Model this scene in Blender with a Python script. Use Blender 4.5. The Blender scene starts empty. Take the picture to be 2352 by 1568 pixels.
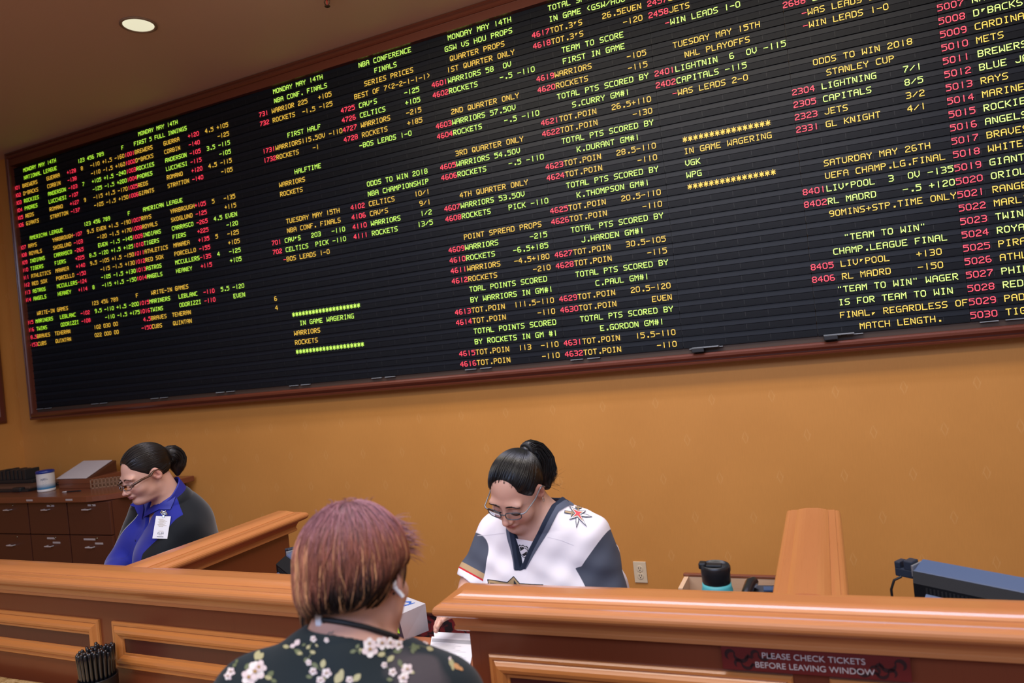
import bpy, bmesh, math, random, os
import numpy as np
from mathutils import Matrix, Vector

# ------------------------------------------------------------------ camera, light, exposure
scn = bpy.context.scene
col = scn.collection
IMG_W, IMG_H, FPX = 2352, 1568, 1641.0
YAW, PIT, ROL = -0.408761, 0.008376, -0.102605
CAM = np.array([0.0, 0.0, 1.75])

def cam_basis():
    f = np.array([math.sin(YAW)*math.cos(PIT), math.cos(YAW)*math.cos(PIT), math.sin(PIT)])
    r = np.array([math.cos(YAW), -math.sin(YAW), 0.0]); u = np.cross(r, f)
    return math.cos(ROL)*r+math.sin(ROL)*u, -math.sin(ROL)*r+math.cos(ROL)*u, f
CR, CU, CF = cam_basis()
cd = bpy.data.cameras.new('camera'); cam = bpy.data.objects.new('camera', cd); col.objects.link(cam)
cam.matrix_world = Matrix(((CR[0], CU[0], -CF[0], CAM[0]), (CR[1], CU[1], -CF[1], CAM[1]), (CR[2], CU[2], -CF[2], CAM[2]), (0, 0, 0, 1)))
cd.sensor_width = 36.0; cd.lens = FPX/IMG_W*36.0; cd.clip_start = 0.05
cd.dof.use_dof = True; cd.dof.focus_distance = 2.75; cd.dof.aperture_fstop = 3.2
scn.camera = cam
scn.view_settings.view_transform = 'Standard'; scn.view_settings.look = 'None'
scn.view_settings.gamma = 1.0; scn.view_settings.use_curve_mapping = False
scn.view_settings.exposure = -0.22

def at(px, py, y=None, z=None):
    """where the ray through a photo pixel meets the vertical plane y or the level z (metres)"""
    d = CR*((px-IMG_W/2)/FPX) - CU*((py-IMG_H/2)/FPX) + CF
    t = y/d[1] if y is not None else (z-CAM[2])/d[2]
    return CAM + d*t

w = bpy.data.worlds.new('hall_ambient'); scn.world = w; w.use_nodes = True
w.node_tree.nodes['Background'].inputs[0].default_value = (0.40, 0.33, 0.30, 1)
w.node_tree.nodes['Background'].inputs[1].default_value = 1.0

def area(name, loc, target, sx, sy, power, color, spread=180):
    l = bpy.data.lights.new(name, 'AREA'); l.shape = 'RECTANGLE'; l.size = sx; l.size_y = sy
    l.energy = power; l.color = color; l.spread = math.radians(spread)
    o = bpy.data.objects.new(name, l); col.objects.link(o); o.location = loc
    o.rotation_euler = (Vector(target)-Vector(loc)).to_track_quat('-Z', 'Y').to_euler()
    return o
# large video wall high up behind the customers (cool light), ceiling troffers over the counter, wall washers
area('video_wall_light', (-0.6, -3.4, 4.3), (-0.9, 1.8, 1.2), 6.0, 1.8, 280, (0.50, 0.64, 1.0))
area('counter_light', (-0.9, 0.35, 3.62), (-0.9, 0.9, 0.0), 3.6, 0.5, 85, (1.0, 0.93, 0.84))
area('teller_light', (-0.9, 2.30, 3.62), (-0.9, 2.95, 0.6), 3.4, 0.4, 62, (1.0, 0.89, 0.72))
area('teller_strip_light', (-1.1, 2.72, 3.60), (-1.1, 2.55, 0.0), 4.6, 0.16, 34, (0.60, 0.66, 1.0), 120)

# ------------------------------------------------------------------ scale of the place
D = 3.69                 # the wall that carries the board
Z0 = 1.75
FLOOR, CEIL = 0.0, 3.70
WALL_Y = D+0.06
LEFT_X = -6.05
RAIL = 1.153
rnd = random.Random(7)

# ------------------------------------------------------------------ materials
MATS = {}
def nt(name):
    m = bpy.data.materials.new(name); m.use_nodes = True
    return m, m.node_tree.nodes, m.node_tree.links, m.node_tree.nodes['Principled BSDF']
def setp(b, **k):
    for a, v in k.items():
        i = b.inputs[a.replace('_', ' ')]
        i.default_value = v if not isinstance(v, tuple) or len(v) == 4 else (*v, 1)
def plain(name, c, rough=0.5, metal=0.0, spec=0.5, coat=0.0, bump=0.0, bscale=200, var=0.0, vscale=8):
    if name in MATS: return MATS[name]
    m, N, L, b = nt(name); setp(b, Base_Color=c, Roughness=rough, Metallic=metal, Coat_Weight=coat)
    b.inputs['Specular IOR Level'].default_value = spec
    if bump or var:
        tc = N.new('ShaderNodeTexCoord'); n = N.new('ShaderNodeTexNoise'); n.inputs['Scale'].default_value = bscale
        L.new(tc.outputs['Object'], n.inputs['Vector'])
        if bump:
            bp = N.new('ShaderNodeBump'); bp.inputs['Strength'].default_value = bump; bp.inputs['Distance'].default_value = 0.002
            L.new(n.outputs['Fac'], bp.inputs['Height']); L.new(bp.outputs[0], b.inputs['Normal'])
        if var:
            n2 = N.new('ShaderNodeTexNoise'); n2.inputs['Scale'].default_value = vscale; n2.inputs['Detail'].default_value = 6
            L.new(tc.outputs['Object'], n2.inputs['Vector'])
            mx = N.new('ShaderNodeMixRGB'); mx.inputs[1].default_value = (*[x*(1-var) for x in c[:3]], 1)
            mx.inputs[2].default_value = (*[min(1, x*(1+var)) for x in c[:3]], 1)
            L.new(n2.outputs['Fac'], mx.inputs[0]); L.new(mx.outputs[0], b.inputs['Base Color'])
    MATS[name] = m; return m
def emit(name, c, s):
    if name in MATS: return MATS[name]
    m, N, L, b = nt(name); setp(b, Base_Color=(0.02, 0.02, 0.02), Roughness=0.5)
    b.inputs['Emission Color'].default_value = (*c, 1); b.inputs['Emission Strength'].default_value = s
    MATS[name] = m; return m
def wood(name, c1, c2, axis='x', rough=0.3, coat=0.3, scale=1.0):
    """straight grained timber, grain running along the given axis"""
    if name in MATS: return MATS[name]
    m, N, L, b = nt(name)
    tc = N.new('ShaderNodeTexCoord'); mp = N.new('ShaderNodeMapping')
    s = {'x': (1.6, 52, 52), 'y': (52, 1.6, 52), 'z': (52, 52, 1.6)}[axis]
    mp.inputs['Scale'].default_value = tuple(q*scale for q in s)
    L.new(tc.outputs['Object'], mp.inputs['Vector'])
    n = N.new('ShaderNodeTexNoise'); n.inputs['Scale'].default_value = 2.2; n.inputs['Detail'].default_value = 7; n.inputs['Roughness'].default_value = 0.62
    n.inputs['Distortion'].default_value = 0.5
    n2 = N.new('ShaderNodeTexNoise'); n2.inputs['Scale'].default_value = 11; n2.inputs['Detail'].default_value = 3
    L.new(mp.outputs[0], n.inputs['Vector']); L.new(mp.outputs[0], n2.inputs['Vector'])
    ad = N.new('ShaderNodeMath'); ad.operation = 'MULTIPLY_ADD'; ad.inputs[1].default_value = 1.0
    L.new(n2.outputs['Fac'], ad.inputs[0]); L.new(n.outputs['Fac'], ad.inputs[2])
    r = N.new('ShaderNodeValToRGB'); r.color_ramp.elements[0].position = 0.42; r.color_ramp.elements[1].position = 0.92
    r.color_ramp.elements[0].color = (*c2, 1); r.color_ramp.elements[1].color = (*c1, 1)
    L.new(ad.outputs[0], r.inputs[0]); L.new(r.outputs[0], b.inputs['Base Color'])
    setp(b, Roughness=rough, Coat_Weight=coat, Coat_Roughness=0.17)
    MATS[name] = m; return m

CAPX = lambda: wood('cap_wood_x', (0.48, 0.178, 0.055), (0.36, 0.115, 0.032), 'x', 0.32, 0.8)
CAPY = lambda: wood('cap_wood_y', (0.48, 0.178, 0.055), (0.36, 0.115, 0.032), 'y', 0.32, 0.5)
PANW = lambda: wood('panel_wood', (0.165, 0.038, 0.012), (0.125, 0.026, 0.008), 'z', 0.36, 0.25)
FRMX = lambda: wood('panel_frame_wood', (0.52, 0.185, 0.045), (0.40, 0.12, 0.026), 'x', 0.3, 0.5)
MAHO = lambda: wood('mahogany_frame', (0.125, 0.030, 0.015), (0.07, 0.016, 0.010), 'x', 0.33, 0.35)
MAHOZ = lambda: wood('mahogany_frame_upright', (0.17, 0.042, 0.017), (0.085, 0.019, 0.010), 'z', 0.33, 0.35)
CABW = lambda: wood('cabinet_wood', (0.075, 0.020, 0.010), (0.052, 0.013, 0.007), 'x', 0.42, 0.1)
CABT = lambda: wood('cabinet_top_wood', (0.165, 0.047, 0.020), (0.12, 0.032, 0.014), 'x', 0.33, 0.25)

# ------------------------------------------------------------------ mesh helpers
class MB:
    """collects polygons; build() links them as one mesh object"""
    def __init__(s): s.v = []; s.f = []; s.m = []; s.sm = []
    def add(s, vs, fs, mi=0, smooth=False):
        o = len(s.v); s.v += [tuple(map(float, v)) for v in vs]
        for f in fs: s.f.append([i+o for i in f]); s.m.append(mi); s.sm.append(smooth)
    def quad(s, a, b, c, d, mi=0): s.add([a, b, c, d], [(0, 1, 2, 3)], mi)
    def box(s, lo, hi, mi=0, bev=0.0, M=None):
        bm = bmesh.new(); bmesh.ops.create_cube(bm, size=1.0)
        lo = np.array(lo, float); hi = np.array(hi, float)
        for v in bm.verts:
            v.co = Vector([(lo[i]+hi[i])/2+v.co[i]*(hi[i]-lo[i]) for i in range(3)])
        if bev > 0:
            bmesh.ops.bevel(bm, geom=bm.edges[:], offset=bev, segments=2, affect='EDGES', profile=0.6)
        if M is not None: bmesh.ops.transform(bm, matrix=M, verts=bm.verts)
        bm.verts.index_update()
        s.add([v.co[:] for v in bm.verts], [[v.index for v in f.verts] for f in bm.faces], mi); bm.free()
    def rings(s, rings, mi=0, close=True, cap0=False, cap1=False, smooth=False):
        n = len(rings[0]); vs = [p for r in rings for p in r]; fs = []
        for k in range(len(rings)-1):
            for i in range(n if close else n-1):
                j = (i+1) % n
                fs.append((k*n+i, k*n+j, (k+1)*n+j, (k+1)*n+i))
        s.add(vs, fs, mi, smooth)
        if cap0: s.add(rings[0], [tuple(range(n-1, -1, -1))], mi)
        if cap1: s.add(rings[-1], [tuple(range(n))], mi)
    def lathe(s, prof, mi=0, seg=32, M=None, smooth=True, cap0=True, cap1=True):
        rr = [[(r*math.cos(2*math.pi*i/seg), r*math.sin(2*math.pi*i/seg), z) for i in range(seg)] for r, z in prof]
        if M is not None: rr = [[tuple(M @ Vector(p)) for p in ring] for ring in rr]
        s.rings(rr, mi, True, cap0, cap1, smooth)
    def tube(s, pts, r, mi=0, seg=8, smooth=True, taper=None):
        pts = [np.array(p, float) for p in pts]; n = len(pts); rr = []
        up = np.array([0.0, 0.0, 1.0]); t0 = pts[1]-pts[0]
        if abs(t0[2])/np.linalg.norm(t0) > 0.9: up = np.array([1.0, 0, 0])
        for i in range(n):
            t = pts[min(i+1, n-1)]-pts[max(i-1, 0)]; t /= np.linalg.norm(t)+1e-12
            a = np.cross(t, up); a /= np.linalg.norm(a)+1e-12; b = np.cross(a, t); up = b
            ri = r if taper is None else r*taper[i]
            rr.append([tuple(pts[i]+ri*(math.cos(2*math.pi*k/seg)*a+math.sin(2*math.pi*k/seg)*b)) for k in range(seg)])
        s.rings(rr, mi, True, True, True, smooth)
    def build(s, name, mats, parent=None, loc=None, auto=None):
        me = bpy.data.meshes.new(name); me.from_pydata(s.v, [], s.f)
        if not isinstance(mats, (list, tuple)): mats = [mats]
        for m in mats: me.materials.append(m)
        me.polygons.foreach_set('material_index', s.m); me.polygons.foreach_set('use_smooth', s.sm)
        me.update()
        bm = bmesh.new(); bm.from_mesh(me)
        if len(s.f) < 40000: bmesh.ops.recalc_face_normals(bm, faces=bm.faces[:])
        bm.to_mesh(me); bm.free()
        o = bpy.data.objects.new(name, me); col.objects.link(o)
        if parent is not None: o.parent = parent
        if loc is not None: o.location = loc
        return o

def empty(name, loc=(0, 0, 0), rz=0.0):
    o = bpy.data.objects.new(name, None); col.objects.link(o); o.location = loc; o.rotation_euler = (0, 0, rz)
    o.empty_display_size = 0.05
    return o
def tag(o, label=None, cat=None, group=None, kind=None):
    if label: o['label'] = label
    if cat: o['category'] = cat
    if group: o['group'] = group
    if kind: o['kind'] = kind
    return o
def part(o, label): o['label'] = label; return o

# ------------------------------------------------------------------ the room
def slab(name, lo, hi, mat):
    m = MB(); m.box(lo, hi); return tag(m.build(name, mat), kind='structure')

def wall_material():
    m, N, L, b = nt('golden_wallpaper')
    def math_(op, a, bb=None, c=None):
        n = N.new('ShaderNodeMath'); n.operation = op
        for i, v in enumerate((a, bb, c)):
            if v is None: continue
            if isinstance(v, (int, float)): n.inputs[i].default_value = v
            else: L.new(v, n.inputs[i])
        return n.outputs[0]
    tc = N.new('ShaderNodeTexCoord'); sp = N.new('ShaderNodeSeparateXYZ'); L.new(tc.outputs['Object'], sp.inputs[0])
    xy = math_('ADD', sp.outputs[0], sp.outputs[1]); z = sp.outputs[2]
    PX, PZ = 0.29, 0.2015
    u = math_('ADD', math_('DIVIDE', math_('SUBTRACT', xy, 3.78), PX), 10.5); v = math_('ADD', math_('DIVIDE', math_('SUBTRACT', z, 1.38), PZ), 10.5)
    row = math_('FLOOR', v); fv = math_('SUBTRACT', math_('FRACT', v), 0.5)
    uo = math_('ADD', u, math_('MULTIPLY', row, 0.5)); fu = math_('SUBTRACT', math_('FRACT', uo), 0.5)
    X = math_('MULTIPLY', fu, PX); Z = math_('MULTIPLY', fv, PZ)
    tot = None
    for cx_, cz_, sl in ((0.0065, 0.0145, -0.36), (-0.0065, -0.0145, -0.36), (-0.010, 0.010, 0.36), (0.010, -0.010, 0.36)):
        zz = math_('SUBTRACT', Z, cz_)
        xx = math_('SUBTRACT', math_('SUBTRACT', X, cx_), math_('MULTIPLY', zz, sl))
        e = math_('ADD', math_('POWER', math_('DIVIDE', math_('ABSOLUTE', xx), 0.0036), 2.0), math_('POWER', math_('DIVIDE', math_('ABSOLUTE', zz), 0.022), 2.0))
        k = math_('SMOOTH_MIN', math_('MAXIMUM', math_('SUBTRACT', 1.0, e), 0.0), 0.6, 0.3)
        tot = k if tot is None else math_('ADD', tot, k)
    fin = N.new('ShaderNodeTexNoise'); fin.inputs['Scale'].default_value = 160; fin.inputs['Detail'].default_value = 2
    mp = N.new('ShaderNodeMapping'); mp.inputs['Scale'].default_value = (1, 1, 0.12); L.new(tc.outputs['Object'], mp.inputs[0]); L.new(mp.outputs[0], fin.inputs['Vector'])
    mot = N.new('ShaderNodeTexNoise'); mot.inputs['Scale'].default_value = 2.3; mot.inputs['Detail'].default_value = 4; L.new(tc.outputs['Object'], mot.inputs['Vector'])
    mx = N.new('ShaderNodeMixRGB'); mx.inputs[1].default_value = (0.525, 0.225, 0.050, 1); mx.inputs[2].default_value = (0.635, 0.283, 0.068, 1)
    L.new(mot.outputs['Fac'], mx.inputs[0])
    m2 = N.new('ShaderNodeMixRGB'); m2.blend_type = 'MULTIPLY'; m2.inputs[0].default_value = 0.10
    L.new(mx.outputs[0], m2.inputs[1]); L.new(fin.outputs['Fac'], m2.inputs[2])
    m3 = N.new('ShaderNodeMixRGB'); m3.inputs[2].default_value = (0.80, 0.52, 0.22, 1)
    L.new(m2.outputs[0], m3.inputs[1]); L.new(math_('MULTIPLY', tot, 0.20), m3.inputs[0])
    L.new(m3.outputs[0], b.inputs['Base Color']); setp(b, Roughness=0.42)
    b.inputs['Specular IOR Level'].default_value = 0.35
    return m
WALLM = wall_material()

def carpet_material():
    m, N, L, b = nt('red_patterned_carpet')
    tc = N.new('ShaderNodeTexCoord'); n = N.new('ShaderNodeTexNoise'); n.inputs['Scale'].default_value = 13; n.inputs['Detail'].default_value = 2; n.inputs['Distortion'].default_value = 1.4
    L.new(tc.outputs['Object'], n.inputs['Vector'])
    r = N.new('ShaderNodeValToRGB'); r.color_ramp.elements[0].position = 0.42; r.color_ramp.elements[1].position = 0.52
    r.color_ramp.elements[0].color = (0.012, 0.004, 0.006, 1); r.color_ramp.elements[1].color = (0.16, 0.008, 0.010, 1)
    L.new(n.outputs['Fac'], r.inputs[0]); L.new(r.outputs[0], b.inputs['Base Color']); setp(b, Roughness=0.95)
    return m
CARPET = carpet_material()
CEILM = plain('ceiling_paint', (0.80, 0.58, 0.44), 0.55, spec=0.3, bump=0.15, bscale=300)
slab('floor', (LEFT_X-0.1, -3.0, -0.06), (2.6, WALL_Y+0.1, FLOOR), CARPET)
def ceiling(cx, cy, r):
    x0, y0, x1, y1 = LEFT_X-0.1, -0.6, 2.6, WALL_Y+0.1; n = 48; inn = []; out = []
    ang = sorted([2*math.pi*i/n for i in range(n)]+[math.atan2(b-cy, a-cx) % (2*math.pi) for a in (x0, x1) for b in (y0, y1)])
    for a in ang:
        c, s = math.cos(a), math.sin(a); t = min(((x1 if c > 0 else x0)-cx)/c if abs(c) > 1e-9 else 1e9, ((y1 if s > 0 else y0)-cy)/s if abs(s) > 1e-9 else 1e9)
        inn.append((cx+r*c, cy+r*s)); out.append((cx+t*c, cy+t*s))
    m = MB(); R = lambda L, z: [(a, b, z) for a, b in L]
    m.rings([R(out, CEIL), R(inn, CEIL), R(inn, CEIL+0.08), R(out, CEIL+0.08), R(out, CEIL)])
    tag(m.build('ceiling', CEILM), kind='structure')
ceiling(-3.222, 2.81, 0.0795)
slab('wall_back', (LEFT_X-0.1, WALL_Y, 0), (2.6, WALL_Y+0.1, CEIL), WALLM)
slab('wall_left', (LEFT_X-0.1, -0.6, 0), (LEFT_X, WALL_Y, CEIL), WALLM)
m = MB(); m.box((LEFT_X, WALL_Y-0.012, 0), (2.6, WALL_Y, 0.185)); m.box((LEFT_X, WALL_Y-0.02, 0.18), (2.6, WALL_Y, 0.192), 1)
tag(m.build('baseboard_back', [CARPET, plain('base_strip', (0.05, 0.012, 0.01), 0.5)]), kind='structure')

# ------------------------------------------------------------------ frames and rails
def frame_mesh(mb, x0, x1, z0, z1, prof, T, mi=0):
    """mitred moulding round a rectangle; prof = (inset, height) from the outer edge inward; T maps (x, z, h) to 3D"""
    rr = []
    for t, h in prof:
        rr.append([T(x0+t, z0+t, h), T(x1-t, z0+t, h), T(x1-t, z1-t, h), T(x0+t, z1-t, h)])
    mb.rings(rr, mi, True)

CAP = [(0.0, 0.0), (0.010, -0.0006), (0.019, -0.0022), (0.027, -0.0046), (0.034, -0.0078), (0.0385, -0.0108), (0.041, -0.0125), (0.0415, -0.0150), (0.052, -0.0152), (0.062, -0.0165), (0.0632, -0.0195)]
CAP += [(0.0635+0.0175*math.sin(a), -0.037+0.0175*math.cos(a)) for a in np.linspace(0.1, math.pi*0.93, 9)]
CAP += [(0.064, -0.056), (0.0565, -0.059), (0.050, -0.062), (0.045, -0.070), (0.042, -0.079), (0.041, -0.088), (0.0435, -0.090), (0.0435, -0.099), (0.037, -0.103), (0.026, -0.104)]
def cap_mesh(L0, L1, end0, end1, k=1.0):
    """rail cap along local x from L0 to L1 (ends of the panel core); an end is mitred ('m') or cut square ('b')"""
    mb = MB(); rr = []
    for u, z in CAP:
        u = (u+(0.009 if u > 0.005 else 0))*k; e = max(u, 0.034*k)-0.026*k
        a = L0-e if end0 == 'm' else L0
        b = L1+e if end1 == 'm' else L1
        uu = max(u, 0.0005)
        z *= 0.9; rr.append([(a, -uu, z), (b, -uu, z), (b, uu, z), (a, uu, z)])
    R_ = rr[1:]
    for r0, r1 in zip(R_, R_[1:]):
        for i in range(4):
            if (i == 1 and end1 == 'b') or (i == 3 and end0 == 'b'): continue
            j = (i+1) % 4; mb.quad(r0[i], r0[j], r1[j], r1[i])
    mb.quad(*R_[0])
    for i, ee in ((0, end0), (1, end1)):
        if ee == 'b':   # square end closed
            xs = L0 if i == 0 else L1
            pc = [((u+(0.009 if u > 0.005 else 0))*k, z*0.9) for u, z in CAP[1:]]
            poly = [(xs, -u, z) for u, z in pc]+[(xs, u, z) for u, z in reversed(pc)]
            mb.add(poly, [tuple(range(len(poly)))])
    return mb

PFR = [(0.0, 0.0), (0.0, 0.006), (0.004, 0.010), (0.010, 0.010), (0.013, 0.007), (0.016, 0.010), (0.022, 0.017), (0.030, 0.019), (0.038, 0.017), (0.044, 0.011), (0.046, 0.008), (0.052, 0.008), (0.054, -0.004)]
def counter(name, label, x0, x1, y, rz, ends, z_low, frames):
    """front rail: wooden cap on a panelled core; local x along the rail, origin at the left end of the core"""
    root = empty(name, (x0, y, 0), rz); tag(root, label, 'counter')
    L = (x1-x0)/math.cos(rz)
    c = cap_mesh(0.0, L, ends[0], ends[1]).build('rail_cap', CAPX(), root, (0, 0, RAIL)); part(c, 'glossy moulded cap rail')
    pb = MB(); pb.box((0, -0.026, z_low), (L, 0.026, RAIL-0.09), 0, 0.002)
    pb.build('panel', PANW(), root)
    for fx0, fx1, fz0, fz1 in frames:
        f = MB(); frame_mesh(f, fx0, fx1, fz0, fz1, PFR, lambda a, b, h: (a, -0.026-h, b))
        fo = f.build('panel_frame', FRMX(), root); part(fo, 'raised orange-brown moulding')
        g = MB(); g.box((fx0+0.05, -0.030, fz0+0.05), (fx1-0.05, -0.0262, fz1-0.05))
        g.build('inset_panel', wood('inset_panel_wood', (0.075, 0.017, 0.010), (0.04, 0.010, 0.007), 'z', 0.4, 0.15), fo)
    return root
# left front rail
counter('betting_counter', 'long wooden counter rail left of the customer, with framed panels above the stone ledge', -3.9, -1.425, 1.676, -0.024, ('b', 'm'), 0.70,
        [(0.05, 1.61, 0.838, 0.990), (1.676, 2.44, 0.838, 0.990)])
# right front rail
counter('betting_counter', 'wooden counter rail at the right bearing the red ticket sign', -0.885, 1.55, 1.610, 0.024, ('m', 'b'), 0.0,
        [(0.05, 0.757, 0.55, 0.998), (0.828, 1.75, 0.55, 0.998)])

def divider(name, label, x, y0, y1, low, w=1.0):
    root = empty(name, (x, y0, 0), math.pi/2); tag(root, label, 'divider')
    c = cap_mesh(0.0, y1-y0, 'b', 'm', w).build('rail_cap', wood('cap_wood_local', (0.48, 0.178, 0.055), (0.36, 0.115, 0.032), 'x', 0.32, 0.8), root, (0, 0, RAIL))
    part(c, 'glossy moulded cap rail')
    pb = MB(); pb.box((0, -0.026*w, low), (y1-y0, 0.026*w, RAIL-0.09), 0, 0.002); pb.build('panel', PANW(), root)
    return root
divider('window_divider', 'wooden divider sloping away beside the woman in blue, behind the left rail', -2.195, 1.66, 2.40, 0.0)
divider('window_divider', 'wooden divider running back behind the right rail, between teal tumbler and big monitor', -0.083, 1.66, 2.41, 0.0, 0.9)

# stone ledge on the customers' side of the left rail
m = MB(); m.box((-3.9, 1.12, 0.721), (-1.50, 1.586, 0.766), 0, 0.008)
def granite():
    mt, N, L, b = nt('speckled_granite')
    tc = N.new('ShaderNodeTexCoord'); n = N.new('ShaderNodeTexNoise'); n.inputs['Scale'].default_value = 45; n.inputs['Detail'].default_value = 8; n.inputs['Roughness'].default_value = 0.75
    L.new(tc.outputs['Object'], n.inputs['Vector'])
    r = N.new('ShaderNodeValToRGB'); e = r.color_ramp.elements
    e[0].position = 0.36; e[0].color = (0.13, 0.06, 0.02, 1); e[1].position = 0.62; e[1].color = (0.72, 0.52, 0.26, 1)
    e2 = e.new(0.47); e2.color = (0.50, 0.32, 0.12, 1)
    L.new(n.outputs['Fac'], r.inputs[0]); L.new(r.outputs[0], b.inputs['Base Color']); setp(b, Roughness=0.25)
    return mt
tag(m.build('stone_ledge', granite()), 'speckled golden granite ledge below the left counter rail', 'ledge')

# pass-through counter between the rails
WIN_Z = 0.93
m = MB(); m.box((-1.395, 1.36, WIN_Z-0.035), (-0.915, 1.80, WIN_Z), 0, 0.005)
tag(m.build('pass_through_counter', plain('orange_laminate', (0.36, 0.115, 0.042), 0.35, var=0.12, vscale=30)), 'orange-brown laminate counter in the gap between the two rails', 'countertop')

# ------------------------------------------------------------------ the odds board
FONT = {'A':'7 5 5 7 5 5 5'}
def glyphs():
    src = '''
A .###. #...# #...# ##### #...# #...# #...#
B ####. #...# #...# ####. #...# #...# ####.
C .#### #.... #.... #.... #.... #.... .####
D ####. #...# #...# #...# #...# #...# ####.
E ##### #.... #.... ####. #.... #.... #####
F ##### #.... #.... ####. #.... #.... #....
G .#### #.... #.... #.### #...# #...# .####
H #...# #...# #...# ##### #...# #...# #...#
I .###. ..#.. ..#.. ..#.. ..#.. ..#.. .###.
J ....# ....# ....# ....# ....# #...# .###.
K #...# #..#. #.#.. ##... #.#.. #..#. #...#
L #.... #.... #.... #.... #.... #.... #####
M #...# ##.## #.#.# #.#.# #...# #...# #...#
N #...# ##..# #.#.# #.#.# #.#.# #..## #...#
O .###. #...# #...# #...# #...# #...# .###.
P ####. #...# #...# ####. #.... #.... #....
Q .###. #...# #...# #...# #.#.# #..#. .##.#
R ####. #...# #...# ####. #.#.. #..#. #...#
S .#### #.... #.... .###. ....# ....# ####.
T ##### ..#.. ..#.. ..#.. ..#.. ..#.. ..#..
U #...# #...# #...# #...# #...# #...# .###.
V #...# #...# #...# #...# #...# .#.#. ..#..
W #...# #...# #...# #.#.# #.#.# ##.## #...#
X #...# #...# .#.#. ..#.. .#.#. #...# #...#
Y #...# #...# .#.#. ..#.. ..#.. ..#.. ..#..
Z ##### ....# ...#. ..#.. .#... #.... #####
0 .###. #...# #...# #...# #...# #...# .###.
1 ..#.. ..#.. ..#.. ..#.. ..#.. ..#.. ..#..
2 .###. #...# ....# ..##. .#... #.... #####
3 ####. ....# ....# .###. ....# ....# ####.
4 ...#. ..##. .#.#. #..#. ##### ...#. ...#.
5 ##### #.... ####. ....# ....# ....# ####.
6 .###. #.... #.... ####. #...# #...# .###.
7 ##### ....# ...#. ..#.. ..#.. .#... .#...
8 .###. #...# #...# .###. #...# #...# .###.
9 .###. #...# #...# .#### ....# ....# .###.
. ..... ..... ..... ..... ..... ..##. ..##.
- ..... ..... ..... ##### ..... ..... .....
+ ..... ..#.. ..#.. ##### ..#.. ..#.. .....
' ..... .###. .##.. .#... ..... ..... .....
, ..... ..... ..... ..... .###. .##.. .#...
/ ..... ....# ...#. ..#.. .#... #.... .....
( ...#. ..#.. .#... .#... ..#.. ...#. .....
) .#... ..#.. ...#. ...#. ..#.. .#... .....
# .#.#. .#.#. ##### .#.#. ##### .#.#. .#.#.
" .#.#. .#.#. ..... ..... ..... ..... .....
* ..#.. #.#.# .###. ##### .###. #.#.# ..#..
'''
    g = {}
    for ln in src.strip().split('\n'):
        k, *rows = ln.split(' '); g[k] = [[c == '#' for c in r] for r in rows]
    return g
GLYPH = glyphs()
SEAM = [-1.564, -1.392, -1.2206, -1.05, -.8769, -.7027, -.5265, -.351, -.1778, -.0055, .1635, .334]
def pitch(x): return float(np.interp(x, [-1.56, -.88, -.5, -.35, 0, .17], [.0162, .0164, .01645, .01642, .01624, .0161]))
TXT = []     # (panel, column, row, text, colour)
def T(p, c, r, s, k): TXT.append((p, c, r, s, k))
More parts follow.
